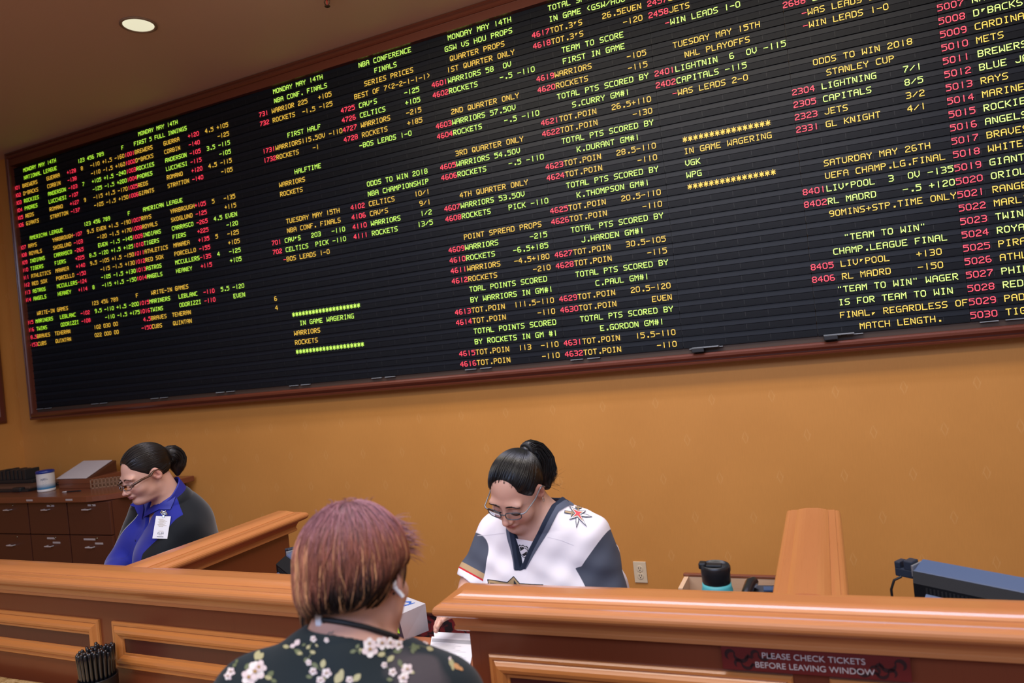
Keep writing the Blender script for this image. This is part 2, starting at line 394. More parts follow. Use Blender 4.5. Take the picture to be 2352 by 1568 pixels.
def left_block():
    L = [(29, '901', 'BREWERS', 'GUERRA', '+128', '8', '-110', '+1.5', '-160', 'A', '+120', '4.5 +105'),
         (28, '902', "D'BACKS", 'CORBIN', '-138', '', '-110', '-1.5', '+160', 'A', '-140', '    -125'),
         (27, '903', 'ROCKIES', 'ANDERSON', '-103', '7', '+105', '+1.5', '-240', 'G', '-105', '3.5 -115'),
         (26, '904', 'PADRES', 'LUCCHESI', '-107', '', '-125', '-1.5', '+200', 'G', '-115', '    -105'),
         (25, '905', 'REDS', 'ROMANO', '+127', '9', '-115', '+1.5', '-170', 'A', '+120', '4.5 -115'),
         (24, '906', 'GIANTS', 'STRATTON', '-137', '', '-105', '-1.5', '+150', 'A', '-140', '    -105'),
         (21, '907', 'RAYS', 'YARBROUGH', '-107', '9.5', 'EVEN', '+1.5', '-190', 'A', '+105', '5   -135'),
         (20, '908', 'ROYALS', 'SKOGLUND', '-103', '', '-120', '-1.5', '+170', 'A', '-125', '    +115'),
         (19, '909', 'INDIANS', 'CARRASCO', '-265', '', 'EVEN', '-1.5', '-145', 'G', '-265', '4.5 EVEN'),
         (18, '910', 'TIGERS', 'FIERS', '+225', '8.5', '-120', '+1.5', '+125', 'G', '+225', '    -120'),
         (17, '911', 'ATHLETICS', 'MANAEA', '+140', '9.5', '-105', '+1.5', '-150', 'A', '+135', '5   -125'),
         (16, '912', 'RED SOX', 'PORCELLO', '-150', '', '-115', '-1.5', '+130', 'A', '-155', '    +105'),
         (15, '913', 'ASTROS', 'MCCULLERS', '-124', '', '-105', '-1.5', '+130', 'G', '-135', '4   -125'),
         (14, '914', 'ANGELS', 'HEANEY', '+114', '8', '-115', '+1.5', '-150', 'G', '+115', '    +105'),
         (11, '915', 'MARINERS', 'LEBLANC', '-102', '9.5', '-110', '+1.5', '-200', 'G', '-110', '5.5 -120'),
         (10, '916', 'TWINS', 'ODORIZZI', '-108', '', '-110', '-1.5', '+175', 'G', '-110', '    EVEN')]
    for r, n, tm, pt, o, tot, a, b, c, k, o2, end in L:
        T(0, 0, r, n, 'R'); T(0, 4, r, tm, k); T(0, 15, r, pt, k); T(0, 24, r, o, 'R'); T(0, 30, r, tot, k)
        T(0, 34, r, a, k); T(0, 39, r, b, k); T(0, 44, r, c, k)
        T(0, 48, r, '1'+'0'+n[1:], 'R'); T(0, 52, r, tm, k); T(0, 63, r, pt, k); T(0, 72, r, o2, 'R'); T(0, 78, r, end, k)
    for r, k in ((30, 'G'), (22, 'G'), (12, 'A')): T(0, 29, r, '123 456 789', k); T(0, 47, r, 'F', k)
    T(0, 5, 31, 'MONDAY MAY 14TH', 'G'); T(0, 5, 30, 'NATIONAL LEAGUE', 'G'); T(0, 5, 22, 'AMERICAN LEAGUE', 'G'); T(0, 5, 12, 'WRITE-IN GAMES', 'A')
    T(0, 54, 31, 'MONDAY MAY 14TH', 'G'); T(0, 52, 30, 'FIRST 5 FULL INNINGS', 'G'); T(0, 53, 22, 'AMERICAN LEAGUE', 'G'); T(0, 53, 12, 'WRITE-IN GAMES', 'A')
    for r, a, tm, pt, sc, b in ((9, ' 8.5', 'BRAVES', 'TEHERAN', '102 030 00', ' 4.5'), (8, '-153', 'CUBS', 'QUINTAN', '022 000 00', '-150')):
        T(0, 0, r, a, 'R'); T(0, 4, r, tm, 'A'); T(0, 12, r, pt, 'A'); T(0, 29, r, sc, 'A'); T(0, 48, r, b, 'R'); T(0, 52, r, tm, 'A'); T(0, 60, r, pt, 'A')
    T(3, 23, 9, '6', 'A'); T(3, 23, 8, '4', 'A')
left_block()
for line in '''4 5 31 G MONDAY MAY 14TH
4 5 30 G NBA CONF. FINALS
4 0 29 R 731
4 4 29 A WARRIOR 225   +105
4 0 28 R 732
4 4 28 A ROCKETS  -1.5 -125
4 8 26 G FIRST HALF
4 0 25 R 1731
4 4 25 A WARRIORS115.5OV
4 20 25 A -110
4 0 24 R 1732
4 4 24 A ROCKETS    -1
4 9 22 G HALFTIME
4 4 21 A WARRIORS
4 4 20 A ROCKETS
4 5 17 A TUESDAY MAY 15TH
4 5 16 A NBA CONF. FINALS
4 0 15 R 701
4 4 15 G CAV'S   203   -110
4 0 14 R 702
4 4 14 G CELTICS  PICK -110
4 3 13 R -
4 4 13 A BOS LEADS 1-0
4 4 7 G ********************
4 6 6 G IN GAME WAGERING
4 4 5 A WARRIORS
4 4 4 A ROCKETS
4 4 3 G ********************
5 6 31 G NBA CONFERENCE
5 10 30 G FINALS
5 7 29 A SERIES PRICES
5 4 28 A BEST OF 7(2-2-1-1-1)
5 0 27 R 4725
5 5 27 G CAV'S       -125
5 0 26 R 4726
5 5 26 G CELTICS     +105
5 0 25 R 4727
5 5 25 A WARRIORS    -215
5 0 24 R 4728
5 5 24 A ROCKETS     +185
5 4 23 G -BOS LEADS 1-0
5 5 19 G ODDS TO WIN 2018
5 5 18 G NBA CHAMPIONSHIP
5 0 17 R 4102
5 5 17 A CELTICS     10/1
5 0 16 R 4106
5 5 16 A CAV'S        9/1
5 0 15 R 4110
5 5 15 G WARRIORS     1/2
5 0 14 R 4111
5 5 14 G ROCKETS     13/5
6 5 31 G MONDAY MAY 14TH
6 4 30 G GSW VS HOU PROPS
6 5 29 A QUARTER PROPS
6 4 28 A 1ST QUARTER ONLY
6 4 27 G WARRIORS 58  OV
6 4 26 G ROCKETS     -.5 -110
6 4 24 A 2ND QUARTER ONLY
6 4 23 G WARRIORS 57.5OV
6 4 22 G ROCKETS     -.5 -110
6 4 20 A 3RD QUARTER ONLY
6 4 19 G WARRIORS 54.5OV
6 4 18 G ROCKETS     -.5 -110
6 4 16 A 4TH QUARTER ONLY
6 4 15 G WARRIORS 53.5OV
6 4 14 G ROCKETS    PICK -110
6 4 12 A POINT SPREAD PROPS
6 4 11 G WARRIORS       -215
6 4 10 G ROCKETS    -6.5+185
6 4 9 A WARRIORS   -4.5+180
6 4 8 A ROCKETS        -210
6 4 7 G TOAL POINTS SCORED
6 4 6 G BY WARRIORS IN GM#1
6 4 5 A TOT.POIN  111.5-110
6 4 4 A TOT.POIN       -110
6 4 3 G TOTAL POINTS SCORED
6 4 2 G BY ROCKETS IN GM #1
6 4 1 A TOT.POIN  113  -110
6 4 0 A TOT.POIN       -110
7 4 31 G TOTAL 3PT MADE
7 4 30 G IN GAME (GSW/HOU)
7 4 29 A TOT.3'S    26.5EVEN
7 4 28 A TOT.3'S        -120
7 6 27 G TEAM TO SCORE
7 6 26 G FIRST IN GAME
7 4 25 A WARRIORS       -105
7 4 24 A ROCKETS        -115
7 7 22 G S.CURRY GM#1
7 4 21 A TOT.POIN   26.5+110
7 4 20 A TOT.POIN       -130
7 7 18 G K.DURANT GM#1
7 4 17 A TOT.POIN   28.5-110
7 4 16 A TOT.POIN       -110
7 6 14 G K.THOMPSON GM#1
7 4 13 A TOT.POIN   20.5-110
7 4 12 A TOT.POIN       -110
7 6 10 G J.HARDEN GM#1
7 4 9 A TOT.POIN   30.5-105
7 4 8 A TOT.POIN       -115
7 8 6 G C.PAUL GM#1
7 4 5 A TOT.POIN   20.5-120
7 4 4 A TOT.POIN       EVEN
7 8 2 G E.GORDON GM#1
7 4 1 A TOT.POIN   15.5-110
7 4 0 A TOT.POIN       -110
8 0 29 R 2457
8 4 29 A GL KNIGH
8 0 28 R 2458
8 4 28 A JETS
8 3 27 R -
8 4 27 G WIN LEADS 1-0
8 4 25 A TUESDAY MAY 15TH
8 6 24 A NHL PLAYOFFS
8 0 23 R 2401
8 4 23 G LIGHTNIN  6  OV -115
8 0 22 R 2402
8 4 22 G CAPITALS -115
8 3 21 R -
8 4 21 A WAS LEADS 2-0
8 4 17 A ****************
8 4 16 A IN GAME WAGERING
8 4 15 G VGK
8 4 14 G WPG
8 4 13 A ****************
9 0 26 R 2688
9 5 26 G LIGHTNING
9 3 25 R -
9 4 25 A WAS LEADS 2-0
9 3 24 R -
9 4 24 A WIN LEADS 1-0
9 4 21 A ODDS TO WIN 2018
9 6 20 A STANLEY CUP
9 0 19 R 2304
9 5 19 G LIGHTNING    7/1
9 0 18 R 2305
9 5 18 G CAPITALS     8/5
9 0 17 R 2323
9 5 17 A JETS         3/2
9 0 16 R 2331
9 5 16 A GL KNIGHT    4/1
9 4 13 A SATURDAY MAY 26TH
9 4 12 A UEFA CHAMP.LG.FINAL
9 0 11 R 8401
9 4 11 G LIV'POOL  3  OV -135
9 0 10 R 8402
9 4 10 G RL MADRD    -.5 +120
9 4 9 A 90MINS+STP.TIME ONLY
9 6 7 G "TEAM TO WIN"
9 4 6 G CHAMP.LEAGUE FINAL
9 0 5 R 8405
9 5 5 A LIV'POOL    +130
9 0 4 R 8406
9 5 4 A RL MADRD    -150
9 4 3 G "TEAM TO WIN" WAGER
9 4 2 G IS FOR TEAM TO WIN
9 4 1 A FINAL, REGARDLESS OF
9 7 0 A MATCH LENGTH.'''.split('\n'):
    a = line.split(' ', 4); T(int(a[0]), int(a[1]), int(a[2]), a[4], a[3])
for i, r in enumerate((27, 26, 23, 22, 19, 18, 15, 14, 11, 10, 9, 8, 5, 4, 1, 0)): T(6, 0, r, str(4601+i), 'R')
for i, r in enumerate((29, 28, 25, 24, 21, 20, 17, 16, 13, 12, 9, 8, 5, 4, 1, 0)): T(7, 0, r, str(4617+i), 'R')
for r in (23, 19, 15, 11, 7, 3): T(7, 4, r, 'TOTAL PTS SCORED BY', 'G')
for i, (s, k) in enumerate((('NATIONALS', 'G'), ("D'BACKS", 'G'), ('CARDINALS', 'A'), ('METS', 'A'), ('BREWERS', 'G'), ('BLUE JAYS', 'G'), ('RAYS', 'A'), ('MARINERS', 'A'), ('ROCKIES', 'G'), ('ANGELS', 'G'), ('BRAVES', 'A'), ('WHITE SOX', 'A'), ('GIANTS', 'G'), ('ORIOLES', 'G'), ('RANGERS', 'A'), ('MARLINS', 'A'), ('TWINS', 'G'), ('ROYALS', 'G'), ('PIRATES', 'A'), ('ATHLETICS', 'A'), ('PHILLIES', 'G'), ('RED SOX', 'G'), ('PADRES', 'A'), ('TIGERS', 'A'))):
    T(10, 0, 23-i, str(5007+i), 'R'); T(10, 5, 23-i, s, k)

LED = {'R': 0, 'A': 1, 'G': 2}
def build_board():
    root = empty('odds_board', (-2.4, D, 1.6)); tag(root, 'huge black electronic odds board with glowing red, amber and green text on the back wall', 'scoreboard')
    rx, rz = -2.4, 1.6
    face = plain('board_black_louvre', (0.0060, 0.0072, 0.0100), 0.5, spec=0.16)  # slight blue in the black imitates reflected cool light
    fin = plain('board_fin_reflected_blue', (0.0066, 0.0088, 0.0140), 0.45, spec=0.22)  # bluer band: cool light reflected in the louvres, put into the colour
    body = plain('board_black_body', (0.006, 0.007, 0.009), 0.6)
    strip = plain('module_strip', (0.22, 0.24, 0.26), 0.5)
    leds = []
    for p in range(11):
        t = p/10
        g = (0.52+0.22*t, 1.0, 0.04+0.20*t); a = (1.0, 0.56+0.10*t, 0.045+0.05*t); r = (1.0, 0.035+0.03*t, 0.075+0.03*t)
        leds.append([emit('led_red.%d' % p, r, 1.75+0.35*t), emit('led_amber.%d' % p, a, 1.2+0.3*t), emit('led_green.%d' % p, g, 1.4+0.35*t)])
    mbs = [MB() for _ in range(11)]
    yl = D-0.0125
    for p in range(11):
        X0, X1 = SEAM[p]*D-rx, SEAM[p+1]*D-rx
        if p == 0: X0 -= 0.004
        mb = mbs[p]; pz = pitch((SEAM[p]+SEAM[p+1])/2)
        pz0, pz1 = pitch(SEAM[p]), pitch(SEAM[p+1])
        g = 0.0012
        def zz(r, q): return Z0+(-.0181+r*q)*D-rz
        # louvred face: one recessed band and one protruding fin per row
        for r in range(0, 33):
            q0, q1 = pz0, pz1
            prof = [(r-0.5, 0.010), (r-0.47, 0.003), (r-0.43, 0.003), (r-0.40, 0.010), (r+0.06, 0.010), (r+0.10, 0.0085), (r+0.5, 0.0100)]
            if r == 32: prof = prof[:4]
            for (ra, da), (rb, db) in zip(prof, prof[1:]):
                mi_ = 0 if (ra+rb)/2 < r+.05 or (rb-ra) < .1 else 3+3
                mb.quad((X0+g, da, zz(ra, q0)), (X1-g, da, zz(ra, q1)), (X1-g, db, zz(rb, q1)), (X0+g, db, zz(rb, q0)), mi_)
        mb.box((X0+g, 0.0102, zz(-0.5, pz)), (X1-g, 0.05, zz(31.6, pz)), 1)
        # dim column slots of the led modules, every fourth character
        for r in range(0, 32):
            for c in range(0, 24, 4):
                xs = X0+(X1-X0)*c/24
                mb.quad((xs, 0.0096, zz(r-0.3, pz)), (xs+0.0022, 0.0096, zz(r-0.3, pz)), (xs+0.0022, 0.0096, zz(r+0.45, pz)), (xs, 0.0096, zz(r+0.45, pz)), 1)
        for k in (0.05, 0.20):   # maker's strips under the last row
            mb.box((X0+(X1-X0)*k, -0.004, zz(-0.60, pz)), (X0+(X1-X0)*(k+0.11), 0.008, zz(-0.53, pz)), 2)
    for p, c, r, s, k in TXT:
        while c >= 24: c -= 24; p += 1
        for ch in s:
            if c >= 24: c -= 24; p += 1
            if p > 10: break
            if ch != ' ':
                x0 = SEAM[p]*D-rx; w = (SEAM[p+1]-SEAM[p])*D/24
                q = pitch(SEAM[p]+(SEAM[p+1]-SEAM[p])*c/24)
                zc = Z0+(-.0181+r*q)*D-rz
                dx = w/6.05; dz = dx*0.985
                G = GLYPH[ch]; mi = 3+LED[k]; rad = dx*0.47
                P = lambda i, j: (x0+(c*6.0+i+0.55)*w/6.0, zc+(3-j)*dz)
                y = 0.0060
                on = [(i, j) for j in range(7) for i in range(5) if G[j][i]]
                S = set(on); mb = mbs[p]
                for i, j in on:
                    X, Z = P(i, j)
                    mb.add([(X+rad*math.cos(t), y, Z+rad*math.sin(t)) for t in np.arange(8)*math.pi/4+math.pi/8], [tuple(range(8))], mi)
                    for di, dj in ((1, 0), (0, 1), (1, 1), (1, -1)):
                        if (i+di, j+dj) in S and not (di and dj and ((i+di, j) in S or (i, j+dj) in S)):
                            X2, Z2 = P(i+di, j+dj); vx, vz = X2-X, Z2-Z; n = math.hypot(vx, vz); nx, nz = -vz/n*rad*0.8, vx/n*rad*0.8
                            mb.quad((X+nx, y+1e-4, Z+nz), (X2+nx, y+1e-4, Z2+nz), (X2-nx, y+1e-4, Z2-nz), (X-nx, y+1e-4, Z-nz), mi)
            c += 1
    for p in range(11):
        o = mbs[p].build('display_panel', [face, body, strip]+leds[p]+[fin], root)
    # frame: moulding standing 7 cm proud of the panels
    x0, x1 = -1.5762*D-rx, 1.62-rx
    z0, z1 = Z0-.0500*D-rz, CEIL-0.001-rz
    fr = MB()
    prof = [(0.0, -0.06), (0.0, 0.012), (0.006, 0.020), (0.014, 0.022), (0.020, 0.016), (0.026, 0.024), (0.038, 0.034), (0.050, 0.035), (0.058, 0.028), (0.060, 0.018), (0.062, -0.05)]
    frame_mesh(fr, x0, x1, z0, z1, prof, lambda a, b, h: (a, -h, b))
    part(fr.build('frame', MAHO(), root), 'polished mahogany moulding')
    tv = MB(); tv.box((x0+0.06, -0.022, Z0+0.4985*D-rz), (x1-0.05, 0.03, CEIL-0.05-rz)); tv.build('header_board', MAHO(), root)
    sh = MB(); sh.box((x0+0.05, 0.012, z0+0.05), (x1-0.05, 0.055, Z0-.0262*D-rz)); sh.build('bottom_channel', plain('channel_brown', (0.05, 0.028, 0.018), 0.6), root)
    for px, py in ((1605, 801), (1908, 772)):
        q = at(px, py, D-0.01); b = MB(); b.box((q[0]-rx-0.03, -0.05, q[2]-rz-0.016), (q[0]-rx+0.03, 0.02, q[2]-rz+0.006), 0, 0.003)
        b.box((q[0]-rx-0.03, -0.04, q[2]-rz+0.004), (q[0]-rx+0.10, 0.015, q[2]-rz+0.009), 1)
        part(b.build('bracket', [plain('bracket_black', (0.01, 0.01, 0.012), 0.4), strip], root), 'small black bracket under the panels')
    return root
build_board()

# ------------------------------------------------------------------ wall and ceiling fittings
def outlet():
    root = empty('wall_outlet', (-1.015, WALL_Y, 0.482)); tag(root, 'ivory duplex power outlet on the golden wall beside the clerk in the jersey', 'outlet')
    iv = plain('ivory_plastic', (0.62, 0.50, 0.33), 0.35); dk = plain('slot_dark', (0.03, 0.02, 0.015), 0.6)
    m = MB(); m.box((-0.035, -0.006, -0.057), (0.035, 0, 0.057), 0, 0.003); m.build('plate', iv, root)
    for z in (0.0195, -0.0195):
        m = MB()
        m.lathe([(0.0, -0.0085), (0.0165, -0.0085), (0.0172, -0.0055)], 0, 24, Matrix.Translation((0, 0, z)) @ Matrix.Rotation(-math.pi/2, 4, 'X') @ Matrix.Scale(-1, 4, (0, 0, 1)), False, False, False)
        m.lathe([(0.0, 0.0085), (0.0165, 0.0085), (0.0172, 0.0055)], 0, 24, Matrix.Translation((0, 0, z)) @ Matrix.Rotation(math.pi/2, 4, 'X'), False, False, False)
        for x in (-0.0062, 0.0062): m.box((x-0.0014, -0.0092, z-0.001), (x+0.0014, -0.0084, z+0.008), 1)
        m.box((-0.0025, -0.0092, z-0.0105), (0.0025, -0.0084, z-0.0055), 1)
        m.build('receptacle', [iv, dk], root)
    m = MB(); m.lathe([(0, 0.0072), (0.003, 0.007), (0.0032, 0.006)], 0, 12, Matrix.Rotation(math.pi/2, 4, 'X')); m.build('screw', plain('brass', (0.5, 0.35, 0.15), 0.3, 1.0), root)
outlet()

def downlight(x, y):
    root = empty('recessed_downlight', (x, y, CEIL)); tag(root, 'round white recessed downlight in the brown ceiling', 'ceiling light')
    wh = plain('trim_white', (0.75, 0.72, 0.62), 0.4)
    m = MB(); m.lathe([(0.078, 0.0), (0.093, -0.001), (0.094, -0.006), (0.082, -0.009), (0.078, -0.004)], 0, 40, None, True, False, False); part(m.build('trim_ring', plain('trim_tan', (0.33, 0.22, 0.15), 0.5), root), 'tan trim ring')
    m = MB(); m.lathe([(0.0795, -0.004), (0.074, 0.012), (0.066, 0.03), (0.056, 0.05), (0.05, 0.06)], 0, 40, None, True, False, False); m.build('reflector', emit('lit_reflector', (1.0, 0.93, 0.66), 0.92), root)
    m = MB(); m.lathe([(0.0, 0.055), (0.052, 0.056)], 0, 32, None, True, False, False); m.build('lamp', emit('lamp_disc', (1.0, 0.95, 0.8), 3.0), root)
    l = bpy.data.lights.new('downlight_lamp', 'SPOT'); l.energy = 40; l.color = (1.0, 0.88, 0.70); l.spot_size = math.radians(95); l.spot_blend = 0.6; l.shadow_soft_size = 0.06
    o = bpy.data.objects.new('downlight_lamp', l); col.objects.link(o); o.location = (0, 0, -0.02); o.parent = root
downlight(-3.222, 2.81)
def hole_note(): pass

def sprinkler(x, y):
    root = empty('fire_sprinkler', (x, y, CEIL)); tag(root, 'small dark pendent fire sprinkler on the ceiling', 'sprinkler')
    dk = plain('sprinkler_bronze', (0.09, 0.05, 0.035), 0.4, 0.7)
    m = MB(); m.lathe([(0, 0), (0.032, 0), (0.030, -0.008), (0.014, -0.012), (0.012, -0.022), (0.0, -0.022)], 0, 24); m.build('escutcheon', dk, root)
    m = MB()
    for s in (-1, 1): m.tube([(s*0.009, 0, -0.02), (s*0.017, 0, -0.032), (s*0.012, 0, -0.046), (s*0.003, 0, -0.054)], 0.003)
    m.build('yoke', dk, root)
    m = MB(); m.lathe([(0, -0.02), (0.0028, -0.022), (0.0028, -0.05), (0, -0.052)], 0, 10); part(m.build('bulb', plain('red_glass_bulb', (0.5, 0.02, 0.02), 0.15), root), 'red glass bulb')
    m = MB(); m.lathe([(0, -0.052), (0.006, -0.056), (0.015, -0.058), (0.015, -0.060), (0, -0.061)], 0, 20); m.build('deflector', dk, root)
sprinkler(-2.217, 3.134)

def side_board():
    root = empty('framed_wall_board', (LEFT_X, 2.6, 1.6)); tag(root, 'dark framed board on the left side wall, cut by the left edge of the photo', 'board')
    m = MB(); frame_mesh(m, -1.5, 1.03, -0.035, 2.05, [(0.0, 0.0), (0.0, 0.02), (0.02, 0.032), (0.05, 0.03), (0.07, 0.015), (0.075, 0.006)], lambda a, b, h: (h, a, b))
    m.build('frame', MAHO(), root)
    m = MB(); m.box((0.001, -1.43, 0.035), (0.008, 0.96, 1.98)); m.build('panel', plain('dark_board_panel', (0.02, 0.016, 0.022), 0.35), root)
side_board()

# ------------------------------------------------------------------ file cabinets and what stands on them
CT = 1.08
def cabinet(x0, x1, label, strips):
    root = empty('file_cabinet', ((x0+x1)/2, 3.15, 0)); tag(root, label, 'cabinet', 'file cabinets under the worktop')
    hw = (x1-x0)/2-0.001
    m = MB(); m.box((-hw, 0.0, 0.06), (hw, 0.58, CT-0.042)); m.box((-hw, 0.03, 0.0), (hw, 0.55, 0.06)); m.build('body', CABW(), root)
    zs = ((0.822, CT-0.046), (0.445, 0.816), (0.068, 0.439))
    for k, (z0, z1) in enumerate(zs):
        m = MB(); m.box((-hw+0.004, -0.02, z0), (hw-0.004, 0.0, z1), 0, 0.003); d = m.build('drawer', CABW(), root)
        xh = 0.0; zh = z1-0.045 if k == 0 else z1-0.072
        m = MB()
        m.box((xh-0.032, -0.046, zh-0.003), (xh+0.032, -0.040, zh+0.004), 0, 0.002)
        for s in (-1, 1): m.box((xh+s*0.027-0.003, -0.042, zh-0.002), (xh+s*0.027+0.003, -0.0195, zh+0.003))
        part(m.build('handle', plain('satin_steel', (0.75, 0.75, 0.76), 0.45, 0.6), d), 'steel bar handle')
        m = MB(); m.lathe([(0, 0.0235), (0.007, 0.023), (0.008, 0.0195)], 0, 14, Matrix.Translation((0.055 if k else 0.04, 0, z1-0.018)) @ Matrix.Rotation(math.pi/2, 4, 'X')); m.build('lock', plain('lock_brass', (0.25, 0.19, 0.12), 0.35, 1.0), d)
        for sx, sz, sw in strips[k] if k < len(strips) else ():
            m = MB(); m.box((sx, -0.0212, z1-sz-0.006), (sx+sw, -0.0198, z1-sz+0.006)); part(m.build('label_strip', plain('strip_grey', (0.42, 0.36, 0.33), 0.6), d), 'small pale label strip')
    return root
E1 = [[(0.0, 0.022, 0.075)], [(-0.03, 0.022, 0.085), (0.025, 0.05, 0.075)]]
cabinet(-4.665, -4.255, 'dark brown file cabinet nearest the woman in blue, with label strips on its drawers', [[(0.0, 0.02, 0.075)], [(-0.07, 0.024, 0.11), (0.035, 0.05, 0.075)]])
cabinet(-5.067, -4.665, 'middle dark brown file cabinet, below the white wipes tub', E1)
cabinet(-5.47, -5.067, 'dark brown file cabinet without label strips, at the left edge under the black tray', [])
cabinet(-5.873, -5.47, 'dark brown file cabinet mostly beyond the left edge of the photo', [])

def worktop():
    pts = [(LEFT_X+0.005, 3.09), (-4.5, 3.09)]
    for a in np.linspace(-math.pi/2, 0, 12): pts.append((-4.46+0.30*math.cos(a), 3.42+0.33*math.sin(a)))
    pts += [(-4.16, WALL_Y-0.03), (LEFT_X+0.005, WALL_Y-0.03)]
    m = MB(); n = len(pts)
    rr = []
    for z, ins in ((CT-0.04, 0.004), (CT-0.036, 0.0), (CT-0.004, 0.0), (CT, 0.004)):
        cx_, cy_ = -5.1, 3.4
        rr.append([(x-(ins if x > cx_ else -ins), y+(ins if y < cy_ else -ins), z) for x, y in pts])
    m.rings(rr, 0, True, True, True)
    for sx in (-5.01, -4.61):
        m.box((sx, 3.0885, CT-0.026), (sx+0.065, 3.0895, CT-0.014), 1)
    return tag(m.build('worktop', [CABT(), plain('strip_grey', (0.42, 0.36, 0.33), 0.6)]), 'long reddish-brown worktop with a rounded end over the file cabinets', 'worktop')
worktop()

def wipes_tub():
    root = empty('wipes_tub', (-5.10, 3.29, CT), 0.15); root.scale = (.92, .92, .95); tag(root, 'white wipes canister with a blue lid on the worktop', 'canister')
    wh = plain('tub_white', (0.62, 0.58, 0.54), 0.35)
    mt, N, L, b = nt('tub_label'); tc = N.new('ShaderNodeTexCoord'); sp = N.new('ShaderNodeSeparateXYZ'); L.new(tc.outputs['Object'], sp.inputs[0])
    r = N.new('ShaderNodeValToRGB'); e = r.color_ramp.elements; e[0].position = 0.028; e[0].color = (0.03, 0.16, 0.30, 1); e[1].position = 0.062; e[1].color = (0.60, 0.57, 0.53, 1)
    L.new(sp.outputs[2], r.inputs[0]); L.new(r.outputs[0], b.inputs['Base Color']); setp(b, Roughness=0.35)
    m = MB(); m.lathe([(0, 0), (0.058, 0), (0.061, 0.004), (0.061, 0.018), (0.060, 0.018), (0.060, 0.128), (0.061, 0.130), (0.058, 0.136), (0, 0.136)], 0, 40)
    m.build('body', wh, root)
    m = MB(); m.lathe([(0.0606, 0.020), (0.0606, 0.126)], 0, 40, None, True, False, False)
    a0 = -math.radians(33)-.15
    def wrap(u, z): return (0.0612*math.cos(a0+u/0.061), 0.0612*math.sin(a0+u/0.061), z)
    for k, c in enumerate(('PURELL',)):
        for i, ch in enumerate(c):
            G = GLYPH[ch]
            for jj in range(7):
                for ii in range(5):
                    if G[jj][ii]:
                        u = -0.034+(i*6+ii)*0.00135-0.0; z = 0.098-jj*0.0021+(u+0.034)*0.12
                        m.quad(wrap(u, z), wrap(u+0.00138, z), wrap(u+0.00138, z-0.0022), wrap(u, z-0.0022), 1)
    for i in range(7):
        z = 0.078-i*0.0045; u0 = -0.026+0.004*(i % 3); m.quad(wrap(u0, z), wrap(u0+0.022, z), wrap(u0+0.022, z-0.0014), wrap(u0, z-0.0014), 2)
    m.build('label', [mt, plain('tub_ink', (0.02, 0.02, 0.10), 0.4), plain('tub_ink_pale', (0.25, 0.25, 0.27), 0.5), ], root)
    m = MB(); m.lathe([(0, 0.158), (0.03, 0.158), (0.056, 0.155), (0.0625, 0.150), (0.0635, 0.136), (0.060, 0.134), (0, 0.136)], 0, 40); m.box((-0.012, -0.066, 0.146), (0.012, -0.05, 0.157), 0, 0.002)
    part(m.build('lid', plain('lid_blue', (0.012, 0.03, 0.20), 0.35), root), 'blue flip lid')
wipes_tub()

def doc_stand():
    root = empty('document_stand', (-4.90, 3.5, CT), 0.0); tag(root, 'low wooden document stand holding a sloping white sheet on the worktop', 'stand')
    m = MB(); m.box((-0.16, -0.15, 0), (0.17, 0.13, 0.068), 0, 0.004); m.box((-0.165, -0.155, 0.036), (0.175, -0.15, 0.040))
    m.build('base', CABT(), root)
    m = MB(); q = [(-0.16, -0.15, 0.068), (0.17, -0.15, 0.066), (0.08, 0.13, 0.145), (-0.24, 0.13, 0.150)]
    nrm = np.cross(np.array(q[1])-q[0], np.array(q[3])-q[0]); nrm = nrm/np.linalg.norm(nrm)*0.012
    m.rings([[tuple(np.array(p)-nrm) for p in q], q], 0, True, True, True)
    m.add([q[1], q[2], (0.08, 0.13, 0.066), (0.17, 0.05, 0.066)], [(0, 1, 2, 3)]); m.box((-0.16, 0.115, 0.068), (0.08, 0.13, 0.14))
    m.build('sloping_lid', CABW(), root)
    return root
doc_stand()
m = MB(); q = [(-5.085, 3.352, CT+0.0705), (-4.766, 3.352, CT+0.0685), (-4.855, 3.627, CT+0.147), (-5.165, 3.627, CT+0.152)]
m.rings([q, [(a, b-0.0006, c+0.0015) for a, b, c in q]], 0, True, True, True)
tag(m.build('paper_sheet', plain('paper_grey', (0.56, 0.50, 0.50), 0.7, var=0.06, vscale=60)), 'white sheet lying on the sloping wooden document stand', 'paper')

def rack():
    root = empty('slotted_rack', (-4.575, 3.42, CT), 0.55); tag(root, 'low slotted tan rack beside the document stand on the worktop', 'rack')
    tn = plain('tan_plastic', (0.20, 0.10, 0.05), 0.5)
    m = MB(); m.box((-0.15, -0.02, 0), (0.15, 0.03, 0.008)); m.box((-0.15, -0.02, 0.058), (0.15, -0.014, 0.064)); m.box((-0.15, -0.02, 0.028), (0.15, -0.016, 0.033))
    for i in range(13): m.box((-0.15+i*0.0242, -0.02, 0.0), (-0.142+i*0.0242, -0.015, 0.064))
    m.build('slats', tn, root)
    m = MB(); m.box((-0.15, 0.022, 0.0), (0.15, 0.03, 0.05)); m.build('back', tn, root)
rack()
def pen_mesh(mb, L=0.14, r=0.0045):
    mb.lathe([(0, 0), (0.0012, 0.001), (0.003, 0.014), (r, 0.018), (r, L-0.02), (r*0.95, L-0.004), (r*0.6, L), (0, L)], 0, 12)
root = empty('ballpoint_pen', (-4.82, 3.215, CT+0.005), 0.25); root.rotation_euler = (0, math.pi/2, 0.25)
tag(root, 'dark pen with a pale tip lying near the front edge of the worktop', 'pen')
m = MB(); pen_mesh(m); m.build('barrel', plain('pen_black', (0.012, 0.012, 0.014), 0.3), root, (0, 0, 0))
